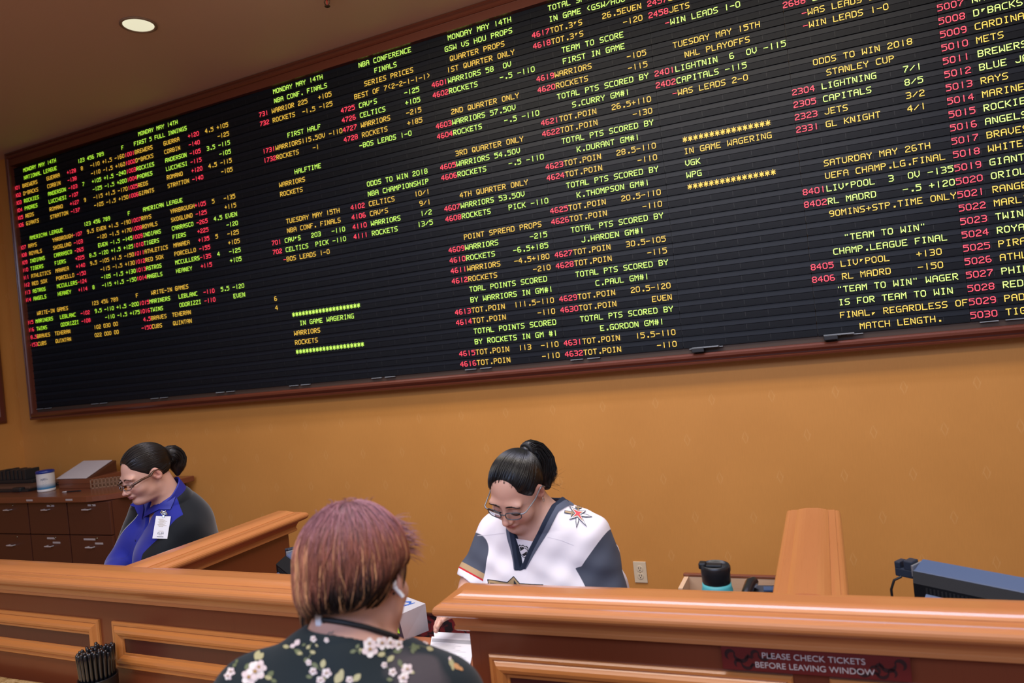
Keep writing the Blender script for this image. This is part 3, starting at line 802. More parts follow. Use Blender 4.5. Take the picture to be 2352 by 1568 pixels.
m = MB(); m.lathe([(0, -0.002), (0.0055, 0), (0.0055, 0.03), (0.005, 0.032)], 0, 12); part(m.build('cap', plain('pen_pale', (0.5, 0.45, 0.42), 0.4), root), 'pale end cap')
def tray():
    root = empty('desk_tray', (-5.62, 3.36, CT)); tag(root, 'wide dark tray with a black paper bin at the left end of the worktop', 'tray')
    bk = plain('tray_black', (0.012, 0.014, 0.016), 0.45); br = plain('tray_brown', (0.13, 0.06, 0.035), 0.5)
    m = MB(); m.box((-0.36, -0.09, 0.0), (0.34, 0.20, 0.016), 0, 0.003); m.build('base', bk, root)
    m = MB(); m.box((-0.34, -0.06, 0.0165), (0.32, 0.18, 0.034), 0, 0.003); part(m.build('pad', br, root), 'brown board')
    m = MB(); m.box((0.18, -0.10, 0.0), (0.27, -0.06, 0.034), 0, 0.01); m.build('clip', bk, root)
    m = MB(); m.box((-0.30, 0.06, 0.036), (0.16, 0.19, 0.06), 0, 0.004)
    for i in range(8): m.box((-0.29+i*0.047, 0.07, 0.06), (-0.256+i*0.047, 0.18, 0.125+0.02*rnd.random()), 0, 0.003)
    m.build('bin', bk, root)
tray()
m = MB(); m.box((-5.02, 3.50, CT), (-4.97, 3.57, CT+0.055), 0, 0.008); m.box((-5.0, 3.55, CT+0.05), (-4.98, 3.57, CT+0.07), 0, 0.004)
m.v = [(x-0.12, y, z) for x, y, z in m.v]
tag(m.build('tape_dispenser', plain('dispenser_black', (0.012, 0.014, 0.017), 0.4)), 'small black dispenser between wipes canister and document stand', 'dispenser')
m = MB(); m.lathe([(0, 0), (0.024, 0.001), (0.032, 0.012), (0.028, 0.026), (0.014, 0.036), (0, 0.038)], 0, 24, Matrix.Translation((-4.27, 3.36, CT)))
tag(m.build('sponge_cup', plain('amber_plastic', (0.55, 0.22, 0.03), 0.35)), 'small amber rounded holder on the worktop by the face of the woman in blue', 'holder')

# ------------------------------------------------------------------ on and behind the rails
def sign():
    root = empty('ticket_sign', (-0.085, 1.5855, 1.036), 0.024); root.scale = (.97, 1, 1); tag(root, 'dark red sign reading PLEASE CHECK TICKETS BEFORE LEAVING WINDOW on the right rail', 'sign')
    red = plain('sign_red', (0.105, 0.010, 0.008), 0.4); dk = plain('sign_dark', (0.02, 0.005, 0.005), 0.45); wh = plain('sign_letter', (0.46, 0.40, 0.37), 0.5)
    m = MB(); m.box((-0.188, -0.003, -0.0255), (0.186, 0.0008, 0.0255), 0, 0.001)
    def scroll(cx, cz, s, fl):
        for (a0, a1, r0, w, ox, oz) in ((0.3, 4.2, 0.010, 0.0042, 0, 0), (3.0, 6.4, 0.015, 0.0045, 0.022, 0.004), (0.2, 3.3, 0.0075, 0.0036, 0.038, -0.008)):
            k = 14; inn = []; out = []
            for i in range(k+1):
                t = a0+(a1-a0)*i/k; ww = w*math.sin(math.pi*(i+0.4)/(k+0.8)); 
                inn.append((cx+fl*(ox+(r0-ww)*math.cos(t))*s, -0.0034, cz+(oz+(r0-ww)*math.sin(t))*s)); out.append((cx+fl*(ox+(r0+ww)*math.cos(t))*s, -0.0034, cz+(oz+(r0+ww)*math.sin(t))*s))
            for i in range(k): m.quad(inn[i], inn[i+1], out[i+1], out[i], 1)
    scroll(-0.168, 0.006, 1.0, 1); scroll(-0.152, -0.011, 0.8, 1); scroll(0.166, 0.006, 1.0, -1); scroll(0.15, -0.011, 0.8, -1); scroll(-0.115, 0.010, 0.8, 1); scroll(0.118, -0.008, 0.9, -1)
    m.build('plaque', [red, dk], root)
    for s, z, w in (('PLEASE CHECK TICKETS', 0.004, 0.204), ('BEFORE LEAVING WINDOW', -0.0165, 0.236)):
        c = bpy.data.curves.new('lettering', 'FONT'); c.body = s; c.align_x = 'CENTER'; c.size = 0.0175; c.extrude = 0.0003
        t = bpy.data.objects.new('lettering', c); col.objects.link(t); bpy.context.view_layer.update()
        me = bpy.data.meshes.new_from_object(t.evaluated_get(bpy.context.evaluated_depsgraph_get())); k = w/max(t.dimensions.x, 1e-4)
        bpy.data.objects.remove(t); me.materials.clear(); me.materials.append(wh)
        me.transform(Matrix.Translation((0, -0.0036, z)) @ Matrix.Rotation(math.pi/2, 4, 'X') @ Matrix.Scale(k, 4, (1, 0, 0)))
        o = bpy.data.objects.new('lettering', me); col.objects.link(o); o.parent = root
sign()

def monitor(name, label, P0, ang, L, full=True):
    """back of a till monitor; P0 = near top corner at its left end, local x along the top edge"""
    root = empty(name, P0, ang); tag(root, label, 'monitor')
    bl = plain('monitor_slate', (0.055, 0.085, 0.16), 0.38, spec=0.5); bk = plain('monitor_black', (0.004, 0.0045, 0.006), 0.6, spec=0.2); ltr = plain('monitor_silver', (0.35, 0.36, 0.38), 0.35, 0.6)
    m = MB()
    top = [(0, 0.0, -0.012), (L, 0.0, -0.012), (L, 0.052, 0.004), (0.0, 0.052, 0.004)]
    m.rings([[(a+(0.004 if a == 0 else -0.004), b, c-0.175) for a, b, c in top], [(a, b, c-0.004) for a, b, c in top], [(a+(0.003 if a == 0 else -0.003), b+(0.003 if b == 0 else -0.003), c) for a, b, c in top]], 0, True, True, True)
    part(m.build('casing', bl, root), 'slate blue casing')
    m = MB(); m.rings([[(0.001, -0.0015, -0.0135), (L-0.001, -0.0015, -0.0135), (L-0.002, -0.0015, -0.165), (0.002, -0.0015, -0.165)], [(0.02, -0.040, -0.030), (L-0.02, -0.040, -0.030), (L-0.02, -0.040, -0.155), (0.02, -0.040, -0.155)]], 0, True, False, True)
    for i in range(int((L-0.1)/0.009)): m.box((0.05+i*0.009, -0.0412, -0.049), (0.0545+i*0.009, -0.0395, -0.036), 1)
    m.build('rear_housing', [bk, plain('vent_black', (0.002, 0.002, 0.003), 0.8)], root)
    m = MB(); m.rings([[(0.05, -0.042, -0.050), (L-0.05, -0.042, -0.050), (L-0.05, -0.042, -0.15), (0.05, -0.042, -0.15)], [(0.055, -0.075, -0.066), (L-0.055, -0.075, -0.066), (L-0.055, -0.075, -0.14), (0.055, -0.075, -0.14)]], 0, True, True, True)
    m.build('rear_cover', bl, root)
    m = MB(); m.box((-0.0045, 0.002, -0.03), (0.001, 0.05, -0.002), 0, 0.001); part(m.build('end_trim', ltr, root), 'pale silver end strip')
    # card reader on the left end: a grooved block
    m = MB()
    m.box((-0.052, 0.010, -0.040), (-0.006, 0.044, -0.018), 0, 0.003); m.box((-0.052, 0.010, -0.020), (-0.037, 0.044, -0.002), 0, 0.003); m.box((-0.028, 0.010, -0.020), (-0.006, 0.044, 0.004), 0, 0.003)
    m.build('card_reader', plain('reader_blue_black', (0.02, 0.028, 0.045), 0.35), root)
    m = MB(); pts = [(-0.03, 0.0, -0.035), (-0.045, -0.01, -0.045), (-0.054, -0.012, -0.07), (-0.055, -0.01, -0.12), (-0.052, 0.01, -0.17)]
    m.tube(pts, 0.0032); m.build('cable', plain('cable_black', (0.008, 0.008, 0.009), 0.5), root)
    m = MB(); m.box((L/2-0.11, -0.1, -(P0[2]-0.902)), (L/2+0.11, 0.1, -(P0[2]-0.918)), 0, 0.005); m.box((L/2-0.03, -0.03, -(P0[2]-0.915)), (L/2+0.03, 0.03, -0.12), 0, 0.004)
    m.build('foot', bk, root)
monitor('till_monitor', 'big slate-blue till monitor seen from behind at the right edge', (0.150, 2.043, 1.098), -0.575, 0.52)
monitor('till_monitor', 'black till monitor half hidden by the customer\'s hair, behind the left rail', (-1.765, 1.93, 1.13), -0.6, 0.28)
for x0, x1, lb in ((-0.54, -0.165, 'teller worktop behind the right rail carrying the teal tumbler'), (0.0, 1.5, 'teller worktop under the big slate-blue monitor at the right edge'), (-2.10, -1.58, 'teller worktop under the black monitor behind the left rail')):
    m = MB(); m.box((x0, 1.70, 0.862), (x1, 2.12, 0.90), 0, 0.005); m.box((x0+0.01, 1.72, 0.0), (x0+0.03, 2.2, 0.862)); m.box((x1-0.03, 1.72, 0.0), (x1-0.01, 2.2, 0.862))
    tag(m.build('teller_worktop', CABT()), lb, 'worktop')

def tumbler():
    root = empty('tumbler', (-0.308, 1.86, 0.90)); tag(root, 'teal tumbler with a black flip-top lid behind the right rail', 'tumbler')
    m = MB(); m.lathe([(0, 0), (0.034, 0), (0.037, 0.004), (0.038, 0.15), (0.0385, 0.184), (0.0365, 0.192), (0.036, 0.200), (0, 0.200)], 0, 40); m.build('body', plain('teal_powder_coat', (0.08, 0.42, 0.44), 0.4, bump=0.2, bscale=900), root)
    m = MB(); m.lathe([(0, 0.198), (0.0335, 0.198), (0.0338, 0.201), (0.0355, 0.204), (0.0365, 0.240), (0.0355, 0.2465), (0.0325, 0.248), (0.0315, 0.243), (0, 0.2415)], 0, 40); part(m.build('lid', plain('lid_black', (0.01, 0.011, 0.013), 0.35), root), 'black screw lid')
    m = MB(); m.box((-0.040, -0.013, 0.236), (-0.022, 0.013, 0.252), 0, 0.004); m.box((-0.022, -0.012, 0.242), (0.018, 0.012, 0.2475), 0, 0.003); m.box((0.014, -0.010, 0.228), (0.0375, 0.010, 0.2455), 0, 0.004); m.build('flip_top', plain('lid_black', (0.01, 0.011, 0.013), 0.35), root)
tumbler()

def chip_tray():
    root = empty('ticket_tray', (-0.295, 2.06, 0.90)); tag(root, 'pale wooden open tray standing behind the teal tumbler', 'tray')
    pw = wood('pale_wood', (0.55, 0.36, 0.22), (0.42, 0.26, 0.15), 'x', 0.5, 0.0)
    m = MB(); W_, H_ = 0.135, 0.145
    m.box((-W_, 0.0, 0), (W_, 0.012, H_)); m.box((-W_, -0.10, 0), (-W_+0.012, 0, H_)); m.box((W_-0.012, -0.10, 0), (W_, 0, H_)); m.box((-W_, -0.10, 0), (W_, -0.092, H_-0.03)); m.box((-W_, -0.1, 0), (W_, 0, 0.012))
    m.build('box', pw, root)
    m = MB(); m.box((-W_-0.003, -0.002, H_), (W_+0.003, 0.014, H_+0.007), 0, 0.002); part(m.build('rim', CABT(), root), 'dark edge strip')
    m = MB()
    for x in (-0.06, 0.03):
        m = MB(); m.box((x, -0.09, 0.012), (x+0.008, -0.002, H_-0.015)); m.build('partition', pw, root)
chip_tray()
def desk_phone():
    root = empty('desk_phone', (-0.185, 1.85, 0.90), 0.1); tag(root, 'dark desk phone between the tumbler and the wooden divider', 'phone')
    dk = plain('phone_black', (0.014, 0.013, 0.015), 0.25, coat=0.3)
    m = MB(); m.rings([[(-0.075, -0.06, 0), (0.06, -0.06, 0), (0.06, 0.08, 0), (-0.075, 0.08, 0)], [(-0.07, -0.055, 0.125), (0.055, -0.055, 0.125), (0.055, 0.075, 0.175), (-0.045, 0.075, 0.175)]], 0, True, True, True); m.build('body', dk, root)
    m = MB(); m.tube([(-0.062, -0.05, 0.135), (-0.064, -0.04, 0.152), (-0.055, 0.0, 0.172), (-0.04, 0.05, 0.19), (-0.032, 0.07, 0.186)], 0.013, 0, 10); m.build('handset', dk, root)
    m = MB(); m.box((-0.01, 0.035, 0.172), (0.05, 0.06, 0.178), 0, 0.002)
    part(m.build('key_panel', plain('phone_screen', (0.05, 0.08, 0.15), 0.2), root), 'blue-grey display')
desk_phone()

def price_display():
    root = empty('customer_display', (0, 0, 0)); tag(root, 'white wedge-shaped customer display with blue lettering and a green readout, in the gap', 'display')
    A = np.array([-1.203, 1.765, WIN_Z]); B = np.array([-1.166, 1.842, WIN_Z]); u = np.array([-0.90, 0.43, 0])*0.17
    c3 = lambda x, y, Y: at(880+x/6.322, 1320+y/6.322, Y)
    TF = c3(612, 415, 1.832); TN = c3(218, 588, 1.742)
    wh = plain('display_white', (0.50, 0.48, 0.50), 0.4); nv = plain('display_navy', (0.022, 0.035, 0.075), 0.35)
    m = MB()
    m.add([A, B, TF, TN], [(0, 1, 2, 3)]); m.add([A+u, B+u, TF+u, TN+u], [(3, 2, 1, 0)]); m.add([B, B+u, TF+u, TF], [(0, 1, 2, 3)]); m.add([TN, TF, TF+u, TN+u], [(0, 1, 2, 3)]); m.add([A, A+u, B+u, B], [(0, 1, 2, 3)])
    m.add([A, TN, TN+u, A+u], [(0, 1, 2, 3)], 1)
    m.build('housing', [wh, nv], root)
    n = np.cross(TN-A, u); n = n/np.linalg.norm(n)
    if n[1] > 0: n = -n
    v = TN-A
    def fp(a, b, h=0.0008): return A+u*a+v*b+n*h
    m = MB(); q = [fp(0.10, 0.22), fp(0.92, 0.22), fp(0.92, 0.62), fp(0.10, 0.62)]; m.add(q, [(0, 1, 2, 3)])
    nums = '5.00'
    for i, ch in enumerate(nums):
        G = GLYPH[ch]
        for j in range(7):
            for k in range(5):
                if G[j][k]:
                    a = 0.50-0.092*i-k*0.0135+0.0; b = 0.53-j*0.034
                    m.add([fp(a, b, .0012), fp(a-0.0125, b, .0012), fp(a-0.0125, b-0.032, .0012), fp(a, b-0.032, .0012)], [(0, 1, 2, 3)], 1)
    part(m.build('readout', [emit('lcd_green', (0.55, 0.85, 0.02), 0.75), plain('lcd_ink', (0.12, 0.2, 0.01), 0.5)], root), 'lit yellow-green readout showing 5.00')
    # blue script mark on the white top
    nt_ = np.cross(u, TF-TN); nt_ = nt_/np.linalg.norm(nt_); nt_ = nt_ if nt_[2] > 0 else -nt_
    w_ = TF-TN
    def tp(a, b): return TN+u*a+w_*b+nt_*0.0008
    m = MB()
    for path in ([(0.20, 0.85), (0.26, 0.55), (0.34, 0.35), (0.42, 0.5), (0.40, 0.75)], [(0.22, 0.62), (0.30, 0.80), (0.40, 0.72)], [(0.46, 0.8), (0.50, 0.3), (0.60, 0.4)], [(0.66, 0.8), (0.72, 0.3), (0.8, 0.5), (0.76, 0.8)]):
        P = [tp(a, b) for a, b in path]; Pn = []
        for i in range(len(P)-1):
            for t in np.linspace(0, 1, 5)[:-1]: Pn.append(P[i]*(1-t)+P[i+1]*t)
        Pn.append(P[-1]); m.tube(Pn, 0.0022, 0, 6, taper=[0.5+0.9*math.sin(math.pi*i/(len(Pn)-1)) for i in range(len(Pn))])
    part(m.build('mark', plain('mark_blue', (0.03, 0.12, 0.45), 0.4), root), 'blue script lettering on the top')
price_display()

def sheet(name, label, q, z, marks):
    m = MB(); n = 8
    q = [np.array(p) for p in q]
    def pt(a, b): 
        p = (q[0]*(1-a)+q[1]*a)*(1-b)+(q[3]*(1-a)+q[2]*a)*b
        return (p[0], p[1], z+0.004*max(0, b-0.75)**2*16*(0.6+0.4*a))
    for i in range(n):
        for j in range(n):
            m.quad(pt(i/n, j/n), pt((i+1)/n, j/n), pt((i+1)/n, (j+1)/n), pt(i/n, (j+1)/n))
            lo = [tuple(np.array(pt(a, b))-np.array([0, 0, 0.0006])) for a, b in ((i/n, j/n), ((i+1)/n, j/n), ((i+1)/n, (j+1)/n), (i/n, (j+1)/n))]
            m.add(lo, [(3, 2, 1, 0)])
    for a0, b0, a1, b1, mi in marks:
        P = [np.array(pt(a, b))+np.array([0, 0, 0.0007]) for a, b in ((a0, b0), (a1, b0), (a1, b1), (a0, b1))]
        m.add(P, [(0, 1, 2, 3)], mi)
    return tag(m.build(name, [plain('paper_white', (0.80, 0.79, 0.83), 0.6), plain('print_grey', (0.42, 0.42, 0.45), 0.6), plain('print_dark', (0.05, 0.05, 0.07), 0.6)]), label, 'paper')
sheet('paper_sheet', 'blank white slip under the printed form, at the far edge of the laminate counter', [(-1.06, 1.70), (-0.955, 1.70), (-1.013, 1.831), (-1.140, 1.828)], WIN_Z+0.001, [])
mk = [(0.02, 0.845, 0.99, 0.945, 1)]
for i in range(24): mk.append((0.03+i*0.04, 0.85, 0.034+i*0.04, 0.94, 0))
for i in range(16):
    b = 0.80-i*0.045
    mk.append((0.05, b, 0.05+0.86*(0.6+0.4*rnd.random()), b+0.006, 1))
mk += [(0.55, 0.42, 0.72, 0.434, 2), (0.60, 0.445, 0.66, 0.455, 2)]
sheet('paper_form', 'printed white betting form with a grey header, on the laminate counter by the customer\'s shoulder', [(-1.035, 1.60), (-0.912, 1.61), (-0.985, 1.792), (-1.125, 1.790)], WIN_Z+0.004, mk)

def pen_cup():
    X, Y = -2.19, 1.515
    root = empty('pen_cup', (X, Y, 0.766)); tag(root, 'black cup full of black pens on the stone ledge', 'cup')
    m = MB(); m.lathe([(0, 0), (0.052, 0), (0.054, 0.003), (0.057, 0.085), (0.0575, 0.088), (0.0555, 0.088), (0.0515, 0.005), (0, 0.005)], 0, 36); m.build('cup', plain('cup_black', (0.012, 0.011, 0.012), 0.35), root)
    pen = MB(); pen_mesh(pen, 0.146, 0.0052); me_o = pen.build('ballpoint_pen', plain('pen_gloss_black', (0.008, 0.008, 0.010), 0.18, coat=0.4))
    first = True; r2 = random.Random(3)
    for ring, n in ((0, 1), (0.0105, 6), (0.021, 12), (0.0315, 18), (0.042, 24)):
        for i in range(n):
            a = 2*math.pi*i/n+ring*40
            bx, by = X+1.0*ring*math.cos(a), Y+1.0*ring*math.sin(a)
            tx, ty = X+1.22*ring*math.cos(a), Y+1.22*ring*math.sin(a)
            o = me_o if first else me_o.copy()
            if not first: col.objects.link(o)
            first = False
            d = Vector((tx-bx, ty-by, 0.15)).normalized(); o.rotation_euler = (-d).to_track_quat('-Z', 'Y').to_euler()
            o.location = (bx, by, 0.782+0.018*r2.random())
            tag(o, 'black ballpoint pen standing in the black cup on the stone ledge', 'pen', 'pens in the black cup')
pen_cup()

# ------------------------------------------------------------------ smooth bodies: distance fields turned into one continuous surface
A_ = lambda *v: np.array(v, np.float32)
def smin(a, b, k):
    h = np.clip(0.5+0.5*(b-a)/k, 0, 1); return b*(1-h)+a*h-k*h*(1-h)
def smax(a, b, k): return -smin(-a, -b, k)
def ell(P, c, r):
    q = (P-A_(*c))/A_(*r); k0 = np.sqrt((q*q).sum(1)); g = q/A_(*r); k1 = np.sqrt((g*g).sum(1)); return k0*(k0-1)/(k1+1e-9)
def cone(P, a, b, ra, rb):
    a = np.asarray(a, np.float32); b = np.asarray(b, np.float32); pa = P-a; ba = b-a
    h = np.clip(pa@ba/(ba@ba), 0, 1); return np.sqrt(((pa-h[:, None]*ba)**2).sum(1))-(ra+(rb-ra)*h)
def chain(P, pts, rad, k):
    d = None
    for i in range(len(pts)-1):
        c = cone(P, pts[i], pts[i+1], rad[i], rad[i+1]); d = c if d is None else smin(d, c, k)
    return d
RES = float(os.environ.get('BODY_RES', '0.0032'))

def nets(f, lo, hi, h):
    lo = np.array(lo, np.float32); hi = np.array(hi, np.float32); B = 8
    nb = np.ceil((hi-lo)/(h*B)).astype(int)+1; n = nb*B
    V = np.empty(n, np.float32)
    bi = np.stack(np.meshgrid(*[np.arange(k) for k in nb], indexing='ij'), -1).reshape(-1, 3)
    dc = f(lo+(bi*B+(B-1)/2).astype(np.float32)*h)
    act = np.abs(dc) < B*h*1.9
    V5 = V.reshape(nb[0], B, nb[1], B, nb[2], B)
    V5[:] = np.sign(dc).reshape(nb)[:, None, :, None, :, None]
    off = np.stack(np.meshgrid(*[np.arange(B)]*3, indexing='ij'), -1).reshape(-1, 3)
    ab = bi[act]
    for s in range(0, len(ab), 600):
        q = ab[s:s+600]; P = (q[:, None, :]*B+off[None]).reshape(-1, 3)
        d = f(lo+P.astype(np.float32)*h); V[P[:, 0], P[:, 1], P[:, 2]] = d
    I = V < 0; cnt = np.zeros(n-1, np.uint8)
    C8 = [(i, j, k) for i in (0, 1) for j in (0, 1) for k in (0, 1)]
    sl = lambda o, m: slice(o, o+m-1)
    for i, j, k in C8: cnt += I[sl(i, n[0]), sl(j, n[1]), sl(k, n[2])]
    cells = np.argwhere((cnt > 0) & (cnt < 8))
    vals = {c: V[cells[:, 0]+c[0], cells[:, 1]+c[1], cells[:, 2]+c[2]] for c in C8}
    pos = np.zeros((len(cells), 3)); num = np.zeros(len(cells))
    for a in C8:
        for ax in range(3):
            if a[ax]: continue
            b = list(a); b[ax] = 1; b = tuple(b); va, vb = vals[a], vals[b]
            mk = (va < 0) != (vb < 0); t = np.where(mk, va/(va-vb+1e-12), 0)
            p = np.array(a, float)[None]+0*pos; p[:, ax] += t; pos += p*mk[:, None]; num += mk
    pos = cells+pos/np.maximum(num, 1)[:, None]
    idx = np.full(n-1, -1, np.int32); idx[cells[:, 0], cells[:, 1], cells[:, 2]] = np.arange(len(cells))
    quads = []
    for ax in range(3):
        s0 = [slice(1, m-1) for m in n]; s1 = list(s0); s0[ax] = slice(0, n[ax]-1); s1[ax] = slice(1, n[ax])
        e0, e1 = I[tuple(s0)], I[tuple(s1)]
        E = np.argwhere(e0 != e1); flip = e0[E[:, 0], E[:, 1], E[:, 2]]
        E = E+np.array([1 if i != ax else 0 for i in range(3)])
        u, v = (ax+1) % 3, (ax+2) % 3
        du = np.eye(3, dtype=int)[u]; dv = np.eye(3, dtype=int)[v]
        g = lambda Q: idx[Q[:, 0], Q[:, 1], Q[:, 2]]
        q = np.stack([g(E-du-dv), g(E-dv), g(E), g(E-du)], 1)
        q[~flip] = q[~flip][:, ::-1]; quads.append(q)
    Q = np.concatenate(quads); Q = Q[(Q >= 0).all(1)]
    P = (lo+pos*h).astype(np.float32)
    g = grad(f, P); d = f(P); P = P-np.clip(d, -h, h)[:, None]*g
    return P, Q
def grad(f, P, e=0.0015):
    P = np.asarray(P, np.float32)
    g = np.stack([f(P+A_(*d))-f(P-A_(*d)) for d in ((e, 0, 0), (0, e, 0), (0, 0, e))], 1)
    return g/(np.linalg.norm(g, axis=1, keepdims=True)+1e-9)
def mesh_obj(name, P, Q, mat, parent, attrs=None, colors=None, origin=(0, 0, 0)):
    me = bpy.data.meshes.new(name); P = P-np.array(origin, np.float32)
    me.vertices.add(len(P)); me.vertices.foreach_set('co', P.astype(np.float32).ravel())
    me.loops.add(Q.size); me.loops.foreach_set('vertex_index', Q.astype(np.int32).ravel())
    me.polygons.add(len(Q)); me.polygons.foreach_set('loop_start', np.arange(0, Q.size, Q.shape[1], dtype=np.int32))
    me.polygons.foreach_set('use_smooth', np.ones(len(Q), bool)); me.update(calc_edges=True); me.validate()
    for k, v in (attrs or {}).items():
        a = me.attributes.new(k, 'FLOAT', 'POINT'); a.data.foreach_set('value', v.astype(np.float32))
    if colors is not None:
        a = me.color_attributes.new('tint', 'FLOAT_COLOR', 'POINT'); c = np.ones((len(P), 4), np.float32); c[:, :3] = colors; a.data.foreach_set('color', c.ravel())
    for m in (mat if isinstance(mat, (list, tuple)) else [mat]): me.materials.append(m)
    o = bpy.data.objects.new(name, me); col.objects.link(o); o.parent = parent
    return o
def root_loc(o):
    v = np.zeros(3)
    while o is not None: v = v+np.array(o.location[:]); o = o.parent
    return v
def sdf_obj(name, f, lo, hi, h, mat, parent, attrs=None, color=None):
    P, Q = nets(f, lo, hi, h); org = tuple(root_loc(parent))
    return mesh_obj(name, P, Q, mat, parent, {k: g(P) for k, g in (attrs or {}).items()}, color(P) if color else None, org)

def tint_mat(name, rough=0.5, spec=0.5, sss=0.0, bump=0.0, bscale=300, coat=0.0, sheen=0.0):
    if name in MATS: return MATS[name]
    m, N, L, b = nt(name); a = N.new('ShaderNodeVertexColor'); a.layer_name = 'tint'; L.new(a.outputs[0], b.inputs['Base Color'])
    setp(b, Roughness=rough, Coat_Weight=coat); b.inputs['Specular IOR Level'].default_value = spec
    if sss: b.inputs['Subsurface Weight'].default_value = sss; b.inputs['Subsurface Radius'].default_value = (0.012, 0.004, 0.002); b.inputs['Subsurface Scale'].default_value = 0.6
    if sheen: b.inputs['Sheen Weight'].default_value = sheen
    if bump:
        tc = N.new('ShaderNodeTexCoord'); n = N.new('ShaderNodeTexNoise'); n.inputs['Scale'].default_value = bscale; L.new(tc.outputs['Object'], n.inputs['Vector'])
        bp = N.new('ShaderNodeBump'); bp.inputs['Strength'].default_value = bump; bp.inputs['Distance'].default_value = 0.001; L.new(n.outputs['Fac'], bp.inputs['Height']); L.new(bp.outputs[0], b.inputs['Normal'])
    MATS[name] = m; return m
def region_mat(name, base, layers, rough=0.75, bump=0.12, bscale=500, sheen=0.03):
    """cloth whose colour areas are bounded by the zero line of a stored distance: layers = [(attribute, colour)]"""
    m, N, L, b = nt(name); cur = None
    for at_, c in layers:
        a = N.new('ShaderNodeAttribute'); a.attribute_name = at_
        mr = N.new('ShaderNodeMapRange'); mr.inputs[1].default_value = -0.0006; mr.inputs[2].default_value = 0.0006; L.new(a.outputs['Fac'], mr.inputs[0])
        mx = N.new('ShaderNodeMixRGB'); L.new(mr.outputs[0], mx.inputs[0]); mx.inputs[2].default_value = (*c, 1)
        if cur is None: mx.inputs[1].default_value = (*base, 1)
        else: L.new(cur, mx.inputs[1])
        cur = mx.outputs[0]
    if cur is None: setp(b, Base_Color=base)
    else: L.new(cur, b.inputs['Base Color'])
    setp(b, Roughness=rough); b.inputs['Sheen Weight'].default_value = sheen; b.inputs['Specular IOR Level'].default_value = 0.12
    tc = N.new('ShaderNodeTexCoord'); n = N.new('ShaderNodeTexNoise'); n.inputs['Scale'].default_value = bscale; L.new(tc.outputs['Object'], n.inputs['Vector'])
    bp = N.new('ShaderNodeBump'); bp.inputs['Strength'].default_value = bump; bp.inputs['Distance'].default_value = 0.001; L.new(n.outputs['Fac'], bp.inputs['Height']); L.new(bp.outputs[0], b.inputs['Normal'])
    return m

